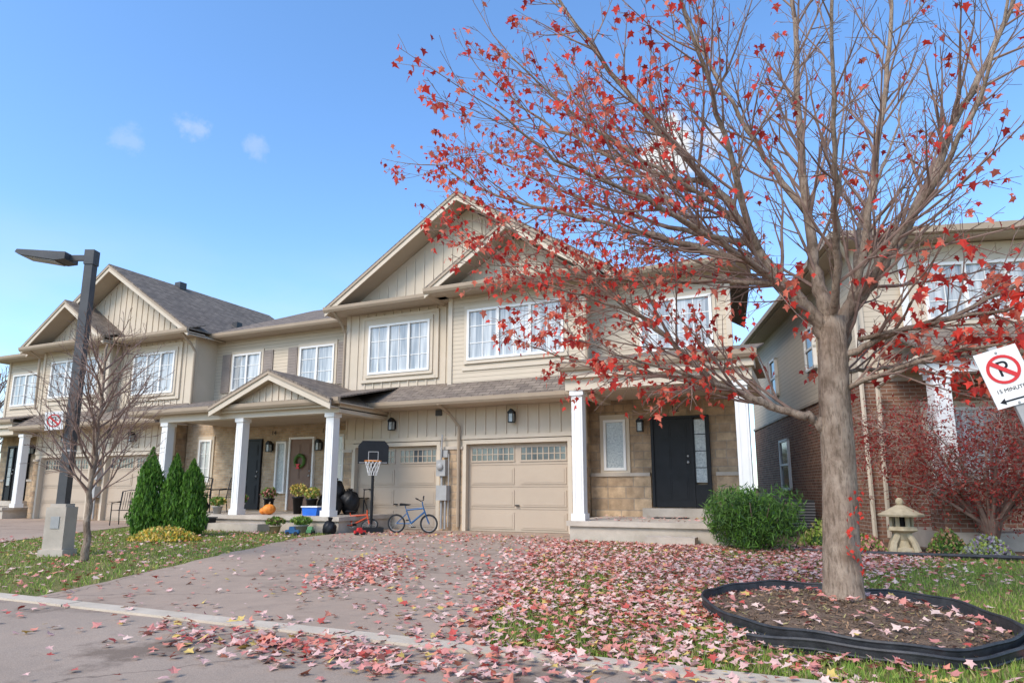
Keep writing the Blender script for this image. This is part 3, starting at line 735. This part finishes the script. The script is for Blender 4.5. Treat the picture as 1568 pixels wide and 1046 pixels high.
# ------------------------------------------------------------ mulch ring
mr=Obj('mulch_ring')
mm=mr.part('mulch',MULCH,True); C0=Vector((.15,5.95,0))
rings=12;seg=64;vs=[];fs=[]
for j in range(rings+1):
    k=j/rings
    for i in range(seg):
        a=2*math.pi*i/seg; p=C0+RV*(.97*k*math.cos(a))+FV*(1.3*k*math.sin(a))
        vs.append((p.x,p.y,.03+.10*(1-k*k)+random.gauss(0,.008)))
for j in range(rings):
    for i in range(seg): fs.append((j*seg+i,j*seg+(i+1)%seg,(j+1)*seg+(i+1)%seg,(j+1)*seg+i))
mm.add(vs,fs)
ed=mr.part('edging',EDGE)
def strip(a0,a1,off,z0,h,wob,flare=0):
    n=90;vs=[];fs=[];top=[]
    for i in range(n+1):
        a=a0+(a1-a0)*i/n; k=1+off+wob*math.sin(3*a+1)+wob*.6*math.sin(7*a)+flare*max(0,1-i/18)**2
        zz=z0+.012*math.sin(5*a)+.006*math.sin(13*a)
        for dr,dz in ((0,0),(.02,h),(.034,h),(.014,0)):
            p=C0+RV*((.99*k+dr)*math.cos(a))+FV*((1.32*k+dr)*math.sin(a)); vs.append((p.x,p.y,zz+dz))
        p=C0+RV*((.99*k+.027)*math.cos(a))+FV*((1.32*k+.027)*math.sin(a)); top.append((p.x,p.y,zz+h))
    for i in range(n):
        for c in range(4): fs.append((i*4+c,i*4+(c+1)%4,(i+1)*4+(c+1)%4,(i+1)*4+c))
    ed.add(vs,fs); ed.tube(top,.012,6)
    ed.tube([(x,y,z-h*.55) for x,y,z in top],.008,5)
strip(-2.35,3.95,0,-.01,.115,.012)
strip(-2.6,.5,.06,-.02,.095,.02,.14)
mr.finish(False)
n=3600; a=np.random.uniform(0,6.28,n); k=np.sqrt(np.random.rand(n))*.97
px=.15+.9114*.97*k*np.cos(a)-.4115*1.3*k*np.sin(a); py=5.95+.4115*.97*k*np.cos(a)+.9114*1.3*k*np.sin(a)
scatter('mulch_chips',[(-.5,-.12,0),(.5,-.12,0),(.5,.12,.05),(-.5,.12,.05)],[(0,1,2,3)],np.stack([px,py,.04+.10*(1-k*k)],1),rotm(np.random.uniform(0,6.28,n),np.random.normal(0,.4,n),np.random.normal(0,.4,n)),np.random.uniform(.012,.045,n),np.random.choice(3,n,p=[.55,.3,.15]),[MULCH,L_BRN,G3],mr.e)

# ------------------------------------------------------------ shrubs
def foliage(parent,name,centre,fn,n,size,mats,wts,tilt=.8,upright=False,verts=QV,faces=QF,asp=(1,1,1)):
    ps=[]
    while len(ps)<n:
        p=fn()
        if p is not None: ps.append((centre[0]+p[0],centre[1]+p[1],centre[2]+p[2]))
    N_=len(ps); base=math.pi/2 if upright else 0
    rot=rotm(np.random.uniform(0,6.28,N_),np.random.normal(base,tilt,N_),np.random.normal(0,tilt,N_))
    s=np.random.uniform(size*.6,size*1.3,N_)[:,None]*np.array(asp)[None]
    scatter(name,verts,faces,ps,rot,s,np.random.choice(len(mats),N_,p=np.array(wts)/sum(wts)),mats,parent)
for cx,cy,h,rr in ((-13.25,10.0,1.85,.33),(-12.85,10.3,1.72,.33),(-12.48,10.45,1.60,.33)):
    o=Obj('cedar_shrub'); o.part('core',C2,True).tube([(cx,cy,0),(cx,cy,.15),(cx,cy,h*.4),(cx,cy,h*.9)],[.08,rr*.7,rr*.6,.03],10); o.finish(False)
    def fn(h=h,rr=rr):
        z=random.random()**1.15*h; k=z/h
        R=rr*(min(1,.55+k*2.2) if k<.25 else 1.0*(1-((k-.25)/.75)**1.5)+.03); R*=1+.14*math.sin(9*k+cx*7)+random.gauss(0,.09)
        a=random.uniform(0,6.28); R*=random.uniform(.7,1.08)*(1+.14*math.sin(3*a+z*5)); return (R*math.cos(a),R*math.sin(a),z+.03)
    foliage(o.e,'foliage',(cx,cy,0),fn,5200,.055,[C1,C2,B1],(6,2,2),.45,True,asp=(.6,1.7,1))
o=Obj('evergreen_shrub'); bx,by=-.90,11.95
o.part('stems',TWIG).tube([(bx,by,0),(bx,by,.3)],[.05,.03],6); 
for i in range(12):
    a=i*.52; o.part('stems',TWIG).tube([(bx,by,.05),(bx+.35*math.cos(a),by+.35*math.sin(a),.4),(bx+.6*math.cos(a),by+.6*math.sin(a),.8)],[.02,.014,.006],5)
o.part('core',B2,True).sphere((bx,by,.45),.42,.40,.30,16,10,lambda p,t:1+.12*math.sin(3*p)+.1*math.sin(5*t+p)); o.finish(False)
lob=[(random.uniform(-.58,.52),random.uniform(-.45,.45),random.uniform(.25,.80),random.uniform(.18,.32)) for _ in range(38)]
def fb():
    l=random.choice(lob); v=Vector((random.gauss(0,1),random.gauss(0,1),random.gauss(0,1))).normalized()*l[3]*random.uniform(.75,1.3)
    z=l[2]+v.z*.95
    return (l[0]+v.x,l[1]+v.y,z) if z>.03 else None
foliage(o.e,'foliage',(bx,by,0),fb,11500,.05,[B1,B2,C1],(5,2.5,2.5),1.0,False,asp=(.4,1.9,1))
# japanese maple
o=Obj('japanese_maple'); jx,jy=2.6,13.1; st=o.part('stems',TWIG,True); tw_=o.part('twigs',TWIG)
jt=[]
for i in range(26):
    a=i*2.4; R=random.uniform(.7,2.2); hz=random.uniform(1.1,2.5)
    pts=[(jx,jy,0),(jx+.15*math.cos(a),jy+.15*math.sin(a),.5),(jx+.5*R*math.cos(a),jy+.4*R*math.sin(a),hz*.75),(jx+R*math.cos(a),jy+.7*R*math.sin(a),hz)]
    st.tube(pts,[.05,.035,.018,.006],6)
    for k in range(15):
        b=Vector(pts[2]).lerp(Vector(pts[3]),random.random()*1.05); e2=b+Vector((random.gauss(0,.36),random.gauss(0,.3),random.gauss(.03,.24))); tw_.tube([b,(b+e2)/2+Vector((0,0,.05)),e2],[.007,.005,.003],4); jt.append(e2)
        for m_ in range(2):
            e3=e2+Vector((random.gauss(0,.2),random.gauss(0,.15),random.gauss(-.02,.14))); tw_.tube([e2,e3],[.004,.0025],3); jt.append(e3)
o.finish(False)
def fj():
    e_=random.choice(jt); z=e_.z+random.gauss(-.03,.09)
    return (e_.x+random.gauss(0,.12),e_.y+random.gauss(0,.1),z) if z>.2 else None
foliage(o.e,'foliage',(0,0,0),fj,17000,.034,[mleaf('jm_dark',(.28,.035,.03)),mleaf('jm_leaf',(.36,.09,.06)),mleaf('jm_red',(.42,.05,.04))],(5,4,2),.7,False,asp=(.7,1.5,1))
for nm,cx,cy,r_,hh,nn_,ms in (('lavender_plant',2.35,12.15,.35,.28,1200,[mleaf('silver_leaf',(.38,.40,.34)),mleaf('mauve',(.38,.28,.40)),G2]),('yellow_flower_bush',-11.9,9.4,.8,.24,1800,[L_YEL,G1,mleaf('bright_yellow',(.75,.52,.07))]),('grass_clump',.2,13.3,.5,.45,900,[G2,G3,G1]),('perennial_plant',1.9,12.5,.3,.35,700,[B1,G1,L_BRN]),('perennial_plant',.75,12.4,.3,.25,700,[G1,G3,L_ROSE])):
    o=Obj(nm); o.part('crown',B2,True).sphere((cx,cy,.02),r_*.6,r_*.5,hh*.6); o.finish(False)
    def ff(r_=r_,hh=hh):
        a=random.uniform(0,6.28); k=math.sqrt(random.random()); return (r_*k*math.cos(a),r_*.7*k*math.sin(a),hh*(1-k*k)*random.uniform(.5,1.1)+.03)
    foliage(o.e,'foliage',(cx,cy,0),ff,nn_,.045,ms,(3,2,3),.8,True)
def ft():
    x=random.uniform(-140,120); z=random.random()**.8*(5+3*math.sin(x*.13)+2*math.sin(x*.41+1)); return (x,random.uniform(-6,6),z) 
e=D.objects.new('distant_tree_line',None); col.objects.link(e)
foliage(e,'foliage',(0,95,0),ft,14000,1.0,[mleaf('far_brown',(.16,.12,.08)),mleaf('far_green',(.07,.10,.05)),mleaf('far_orange',(.4,.2,.06))],(5,4,2),1.2)

# ------------------------------------------------------------ street lamp
o=Obj('street_lamp',(-10.72,6.62,0),(0,0,math.radians(24)))
pl=o.part('pole',DGREY); pl.prism([(-.068,-.068),(.068,-.068),(.068,.068),(-.068,.068)],.7,4.75,'z')
pl.box(-.08,.08,-.08,.08,4.7,4.95)
pl.box(-.34,-.07,-.03,.03,4.78,4.87)
hd=o.part('lamp_head',DGREY)
hd.prism([(-1.15,4.93),(-.34,4.88),(-.34,4.76),(-.5,4.74),(-1.12,4.84),(-1.18,4.88)],-.17,.17)
o.part('lamp_lens',GREYM).prism([(-1.08,4.832),(-.52,4.738),(-.52,4.725),(-1.08,4.82)],-.13,.13)
bs=o.part('concrete_base',CONC)
bs.prism([(-.19,-.17),(.19,-.17),(.19,.17),(-.19,.17)],0,.10,'z'); bs.box(-.155,.155,-.14,.14,.10,.74); bs.box(-.12,.12,-.11,.11,.74,.79)
o.part('hatch',GREYM).box(-.06,.07,-.15,-.14,.42,.6)
o.part('strap',GREYM).box(-.075,.075,-.075,.075,1.6,1.63)
o.finish()
def no_park(name,loc,rot,k,polelen,text):
    o=Obj(name,loc,rot)
    w,h=.15*k,.225*k if text else .16*k
    o.part('plate',WHITE).box(-w,w,-.004,.004,-h,h)
    zc=.06*k if text else 0
    rg=o.part('red_ring',REDP); n=28; R1,R2=.115*k,.092*k
    vs=[];fs=[]
    for i in range(n):
        a=2*math.pi*i/n
        for R_,y in ((R1,-.0075),(R2,-.0075)): vs.append((R_*math.cos(a),y,zc+R_*math.sin(a)))
    for i in range(n): fs.append((2*i,2*((i+1)%n),2*((i+1)%n)+1,2*i+1))
    rg.add(vs,fs)
    d=.0115*k; c=.7071*.097*k
    rg.poly([(-c-d,-.009,zc+c-d),(-c+d,-.009,zc+c+d),(c+d,-.009,zc-c+d),(c-d,-.009,zc-c-d)])
    o.text('P',(0,-.0045,zc),.17*k,BLACK)
    if text:
        o.text('15 MINUTES',(0,-.0045,-.10*k),.042*k,BLACK)
        b=o.part('arrows',BLACK)
        for s_ in (-1,1): b.poly([(s_*.12*k,-.0065,-.18*k),(s_*.08*k,-.0065,-.155*k),(s_*.08*k,-.0065,-.205*k)])
        b.box(-.09*k,.09*k,-.0068,-.006,-.186*k,-.174*k)
    if polelen: 
        o.part('post',GREYM).box(-.025,.025,.006,.04,-polelen,h+.02)
    o.part('bolts',GREYM).sphere((0,-.008,h*.88),.008,.005,.008); o.part('bolts',GREYM).sphere((0,-.008,-h*.93),.008,.005,.008)
    o.finish()
no_park('traffic_sign',(1.24,5.27,1.745),(0,math.radians(-16),math.radians(6)),.86,1.85,True)
no_park('traffic_sign',(-10.83,6.40,2.08),(0,math.radians(-5),math.radians(30)),.9,0,False)

# ------------------------------------------------------------ stone lantern
o=Obj('stone_lantern',(1.3,12.55,0))
k=o.part('stone',LSTONE,False)
k.tube([(0,0,0),(0,0,.06),(0,0,.09)],[.26,.24,.18],6); k.tube([(0,0,.09),(0,0,.2),(0,0,.32)],[.13,.10,.14],10)
for i in range(4):
    a=i*math.pi/2+.78; k.tube([(0.1*math.cos(a),.1*math.sin(a),.3),(.2*math.cos(a),.2*math.sin(a),.16),(.25*math.cos(a),.25*math.sin(a),0)],[.05,.05,.06],6)
k.tube([(0,0,.32),(0,0,.36),(0,0,.42)],[.15,.24,.22],6)
for i in range(6):
    a=i*math.pi/3; k.tube([(.14*math.cos(a),.14*math.sin(a),.42),(.14*math.cos(a),.14*math.sin(a),.58)],.035,6)
k.tube([(0,0,.58),(0,0,.61),(0,0,.66),(0,0,.76)],[.34,.35,.24,.06],10); k.sphere((0,0,.81),.06,.06,.07)
o.part('dark_chamber',BLACK).tube([(0,0,.42),(0,0,.58)],.11,6); o.finish()

# ------------------------------------------------------------ basketball hoop
o=Obj('basketball_hoop',(-9.66,13.2,0),(0,0,math.radians(35)))
k=o.part('pole',BLACK); k.tube([(0,0,.1),(0,0,1.6)],.035,8); k.tube([(0,0,1.6),(0.0,-.15,2.0)],.025,8); k.tube([(0,0,1.3),(0,-.2,1.75)],.02,8)
k.prism([(-.3,-.25),(.3,-.25),(.22,.35),(-.22,.35)],.0,.13,'z')
bd=o.part('backboard',BLACK); 
bd.prism([(-.36,1.62),(.36,1.62),(.36,2.05),(.26,2.17),(-.26,2.17),(-.36,2.05)],-.22,-.18)
ln=o.part('board_lines',GREYM)
for x0,x1,z0,z1 in ((-.12,.12,1.9,1.915),(-.12,.12,1.7,1.715),(-.12,-.105,1.715,1.9),(.105,.12,1.715,1.9),(-.33,.33,1.64,1.655)): ln.box(x0,x1,-.224,-.22,z0,z1)
o.part('rim',ORANGE).ring((0,-.44,1.68),(1,0,0),(0,1,0),.19,.01,20,6)
nt_=o.part('net',WHITE)
for i in range(12):
    a=i*math.pi/6
    for s_ in (1,-1):
        pts=[(math.cos(a+s_*t*.9)*(.185-.09*t),-.44+math.sin(a+s_*t*.9)*(.185-.09*t),1.68-.34*t) for t in (0,.33,.66,1)]
        nt_.tube(pts,.005,4)
o.finish()

# ------------------------------------------------------------ bicycles
def bike(loc,rot,mat,k=1.0):
    o=Obj('bicycle',loc,rot); R=.2*k; wb=.36*k
    ty=o.part('tyres',RUB); fr=o.part('frame',mat); sp=o.part('spokes',GREYM); bl=o.part('saddle_and_grips',BLACK)
    for cx in (-wb,wb):
        ty.ring((cx,0,R),(1,0,0),(0,0,1),R-.022,.022,24,6); sp.ring((cx,0,R),(1,0,0),(0,0,1),R-.045,.006,24,4)
        for i in range(12):
            a=i*math.pi/6; sp.tube([(cx,0,R),(cx+(R-.04)*math.cos(a),0,R+(R-.04)*math.sin(a))],.0025,3)
        sp.tube([(cx,-.05,R),(cx,.05,R)],.012,6)
    bb=(-.04*k,0,.2*k); seat=(-.14*k,0,.48*k); head=(.24*k,0,.52*k)
    for a,b,r_ in ((bb,seat,.018),(bb,(.26*k,0,.44*k),.022),(seat,head,.02),((-wb,0,R),bb,.013),((-wb,0,R),(-.12*k,0,.42*k),.012),(head,(wb,0,R),.018),(seat,(-.17*k,0,.58*k),.012),(head,(.21*k,0,.66*k),.015)):
        fr.tube([a,b],r_,8)
    bl.prism([(-.28*k,.57*k),(-.06*k,.585*k),(-.05*k,.60*k),(-.27*k,.625*k)],-.05,.05)
    bl.tube([(.17*k,-.24*k,.74*k),(.21*k,-.1*k,.68*k),(.21*k,.1*k,.68*k),(.17*k,.24*k,.74*k)],.011,6)
    for s_ in (-1,1): bl.tube([(.18*k,s_*.18*k,.72*k),(.16*k,s_*.27*k,.75*k)],.017,6)
    sp.ring(bb,(1,0,0),(0,0,1),.07*k,.008,16,4); sp.tube([(bb[0],-.06,bb[2]),(bb[0]+.08*k,-.08,bb[2]-.06*k)],.01,5); sp.tube([(bb[0],.06,bb[2]),(bb[0]-.08*k,.08,bb[2]+.06*k)],.01,5)
    bl.box(bb[0]+.04*k,bb[0]+.13*k,-.13,-.06,bb[2]-.07*k,bb[2]-.05*k); bl.box(bb[0]-.13*k,bb[0]-.04*k,.06,.13,bb[2]+.05*k,bb[2]+.07*k)
    o.finish()
BBL=mnoise('bike_blue',(.03,.10,.22),(.04,.13,.28),5,.4,0)
bike((-8.55,13.3,.012),(math.radians(4),0,math.radians(14)),BBL,1.1)
bike((-9.95,12.85,.03),(math.radians(-46),0,math.radians(22)),mnoise('bike_red',(.50,.06,.02),(.6,.09,.03),5,.4,0),1.05)

# ------------------------------------------------------------ porch things
def pumpkin(x,y,z,r_):
    o=Obj('pumpkin'); o.part('rind',ORANGE,True).sphere((x,y,z+r_*.8),r_,r_,r_*.8,32,12,lambda p,t:1-.08*abs(math.sin(5*p))); o.part('stem',BRICKT).tube([(x,y,z+r_*1.5),(x+.02,y,z+r_*1.9)],[.02,.015],6); o.finish()
pumpkin(-12.7,13.0,.38,.17); pumpkin(-12.98,13.1,.38,.11)
def pot(x,y,z,r_,h,mat,ms,fh,n=350):
    o=Obj('flower_pot'); o.part('pot',mat,True).tube([(x,y,z),(x,y,z+h*.9),(x,y,z+h*.9),(x,y,z+h)],[r_*.7,r_*.95,r_*1.08,r_*1.08],14); o.finish(False)
    def f():
        v=Vector((random.gauss(0,1),random.gauss(0,1),random.gauss(0,1))).normalized()*random.uniform(.6,1); return (v.x*r_*1.6,v.y*r_*1.6,z+h+fh*.5+v.z*fh*.5)
    foliage(o.e,'foliage',(x,y,0),f,n,.055,ms,(3,2,2),1.0)
pot(-13.95,13.2,.38,.14,.28,WHITE,[B1,C1,L_ROSE],.25)
pot(-12.4,13.7,.38,.14,.45,BLACK,[L_YEL,G2,L_YEL],.35)
pot(-11.85,13.6,.38,.14,.4,BLACK,[L_YEL,G1,G2],.3)
pot(-13.6,13.9,.38,.14,.4,BLACK,[L_ROSE,B1,G1],.3)
pot(-14.4,12.9,.38,.13,.2,GREYM,[G1,B1,L_YEL],.25)
pot(-10.9,12.2,0,.16,.2,GREYM,[G1,B1,G2],.2)
pot(-11.6,12.1,0,.14,.18,LSTONE,[G1,B1,L_BRN],.2)
o=Obj('storage_bin'); o.part('tub',BLUE).prism([(-11.55,.38),(-11.13,.38),(-11.10,.58),(-11.58,.58)],12.95,13.25); o.part('lid',WHITE).box(-11.6,-11.08,12.93,13.27,.58,.61); o.finish()
for i_,(bx_,by_,bz_) in enumerate(((-11.6,13.9,.62),(-11.15,13.55,.60),(-10.95,14.0,.68),(-11.35,13.9,.95),(-15.3,13.2,.55),(-10.2,12.35,.12))):
    o=Obj('garbage_bag'); s_=.26 if i_<4 else .16
    o.part('bag',BLACK,True).sphere((bx_,by_,bz_),s_,s_*.9,s_*1.1,22,14,lambda p,t:1+.09*math.sin(5*p+4*t+i_)+.06*math.sin(11*p+3*t)); o.part('knot',BLACK).tube([(bx_,by_,bz_+s_),(bx_+.02,by_,bz_+s_+.1)],[.03,.06],6); o.finish(False)
def chair(x,y,z,rz,mat=BLACK):
    o=Obj('porch_chair',(x,y,z),(0,0,rz)); k=o.part('frame',mat)
    for sx in (-.25,.25):
        k.tube([(sx,-.25,0),(sx,-.24,.62),(sx,.2,.66)],.014,6); k.tube([(sx,.25,0),(sx,.2,.42),(sx,.3,.95)],.014,6)
        k.box(sx-.03,sx+.03,-.25,.2,.63,.65)
    for i in range(7): k.box(-.25,.25,-.22+i*.065,-.18+i*.065,.41,.425)
    for i in range(8): k.tube([(-.23+i*.066,.2,.44),(-.23+i*.066,.3,.94)],.008,5)
    k.tube([(-.25,.3,.95),(0,.31,1.0),(.25,.3,.95)],.014,6); o.finish()
chair(-16.0,13.6,.38,.3); chair(-15.1,13.7,.38,-.3); chair(-11.1,14.6,.38,.2)
chair(-18.2,13.0,.01,.5)
o=Obj('side_table',(-15.55,13.3,.38)); k=o.part('table',BLACK); k.tube([(0,0,.48),(0,0,.5)],.24,14)
for i in range(3): k.tube([(.18*math.cos(i*2.1),.18*math.sin(i*2.1),.48),(.22*math.cos(i*2.1),.22*math.sin(i*2.1),0)],.012,5)
o.finish()
o=Obj('garden_planter'); o.part('box',BLACK).prism([(-14.5,0),(-13.9,0),(-13.85,.3),(-14.55,.3)],12.1,12.4); o.part('rim',DGREY).box(-14.57,-13.83,12.08,12.42,.3,.33); o.finish(False)
pot(-15.0,12.2,0,.2,.25,DGREY,[L_ROSE,B1,L_BRN],.3)
o=Obj('wreath'); o.part('ring',B1).ring((-13.78,15.2,1.85),(1,0,0),(0,0,1),.17,.05,20,6); o.part('bow',REDP).prism([(-13.85,1.62),(-13.71,1.62),(-13.75,1.7),(-13.70,1.76),(-13.86,1.76),(-13.81,1.7)],15.12,15.15); o.finish()
def toy(x,y,rz,mat,k_=1):
    o=Obj('toy_truck',(x,y,0.01),(0,0,rz)); k=o.part('body',mat); k.prism([(-.25*k_,.08*k_),(.25*k_,.08*k_),(.25*k_,.2*k_),(.1*k_,.2*k_),(.06*k_,.32*k_),(-.1*k_,.32*k_),(-.12*k_,.2*k_),(-.25*k_,.2*k_)],-.1*k_,.1*k_)
    w_=o.part('wheels',RUB)
    for sx in (-.15,.15):
        for sy in (-.12,.12): w_.tube([(sx*k_,(sy-.02)*k_,.07*k_),(sx*k_,(sy+.02)*k_,.07*k_)],.07*k_,12)
    o.finish()
toy(-10.6,11.6,.4,BBL,.6); toy(-10.45,12.0,2.0,mnoise('toy_green',(.1,.25,.1),(.12,.3,.12),4,.5,0),.55); toy(-9.3,12.3,1.0,REDP,.5)

# ------------------------------------------------------------ camera, light, world
cam=D.cameras.new('Camera'); co_=D.objects.new('Camera',cam); col.objects.link(co_); scene.camera=co_
co_.location=(0,0,1.0); co_.rotation_euler=(math.radians(100),0,math.radians(24.3))
cam.sensor_width=36; cam.lens=36*1000/1568; cam.shift_y=51/1568; cam.clip_end=2000; cam.clip_start=.05
az=math.radians(200); el=math.radians(44)
sv=Vector((math.sin(az)*math.cos(el),math.cos(az)*math.cos(el),math.sin(el)))
sl_=D.lights.new('sun','SUN'); sl_.energy=3.1; sl_.angle=math.radians(24); sl_.color=(1,.89,.76)
so=D.objects.new('sun',sl_); so.rotation_euler=sv.to_track_quat('Z','Y').to_euler(); col.objects.link(so)
w=D.worlds.new('World'); scene.world=w; w.use_nodes=True; nt=w.node_tree
bg=nt.nodes['Background']; bg.inputs[1].default_value=.15
sk=nd(nt,'ShaderNodeTexSky',sky_type='NISHITA'); sk.sun_disc=False; sk.sun_elevation=el; sk.sun_rotation=az
sk.air_density=1.0; sk.dust_density=.8; sk.ozone_density=2.0
tc=nd(nt,'ShaderNodeTexCoord').outputs['Generated']
nn=nd(nt,'ShaderNodeTexNoise'); nn.inputs['Scale'].default_value=16; nn.inputs['Detail'].default_value=8; nn.inputs['Roughness'].default_value=.62; nt.links.new(tc,nn.inputs['Vector'])
tot=None
for c,r_,am in (((-.135,.871,.471),.060,1.0),((-.17,.875,.445),.035,.8),((-.703,.538,.464),.024,.28),((-.75,.50,.435),.024,.18),((-.65,.595,.455),.016,.22)):
    v=Vector(c).normalized()
    s=nd(nt,'ShaderNodeVectorMath',operation='SUBTRACT'); nt.links.new(tc,s.inputs[0]); s.inputs[1].default_value=v
    l=nd(nt,'ShaderNodeVectorMath',operation='LENGTH'); nt.links.new(s.outputs[0],l.inputs[0])
    d_=mth(nt,'ADD',l.outputs['Value'],mth(nt,'MULTIPLY',mth(nt,'SUBTRACT',nn.outputs['Fac'],.5),r_*4.5))
    mr_=nd(nt,'ShaderNodeMapRange',interpolation_type='SMOOTHSTEP'); nt.links.new(d_,mr_.inputs[0]); mr_.inputs[1].default_value=r_; mr_.inputs[2].default_value=r_*.1; mr_.inputs[3].default_value=0; mr_.inputs[4].default_value=am
    tot=mr_.outputs[0] if tot is None else mth(nt,'MAXIMUM',tot,mr_.outputs[0])
sp=nd(nt,'ShaderNodeSeparateXYZ'); nt.links.new(tc,sp.inputs[0])
low=mth(nt,'SUBTRACT',1.0,ramp(nt,sp.outputs[2],.02,.36))
n2=nd(nt,'ShaderNodeTexNoise'); n2.inputs['Scale'].default_value=3.5; n2.inputs['Detail'].default_value=6
mp=nd(nt,'ShaderNodeMapping'); mp.inputs['Scale'].default_value=(1,1,3); nt.links.new(tc,mp.inputs[0]); nt.links.new(mp.outputs[0],n2.inputs['Vector'])
wis=mth(nt,'MULTIPLY',mth(nt,'MULTIPLY',ramp(nt,n2.outputs['Fac'],.38,.75),low),.9)
tot=mth(nt,'MAXIMUM',tot,wis,True)
hs=nd(nt,'ShaderNodeHueSaturation'); hs.inputs['Saturation'].default_value=1.12; hs.inputs['Value'].default_value=1.95; nt.links.new(sk.outputs[0],hs.inputs['Color'])
sky=mixc(nt,1.0,hs.outputs[0],(.95,1.06,1.14),'MULTIPLY')
nt.links.new(mixc(nt,tot,sky,(6.2,6.3,6.4)),bg.inputs[0])
scene.view_settings.view_transform='Standard'; scene.view_settings.look='None'; scene.view_settings.exposure=0
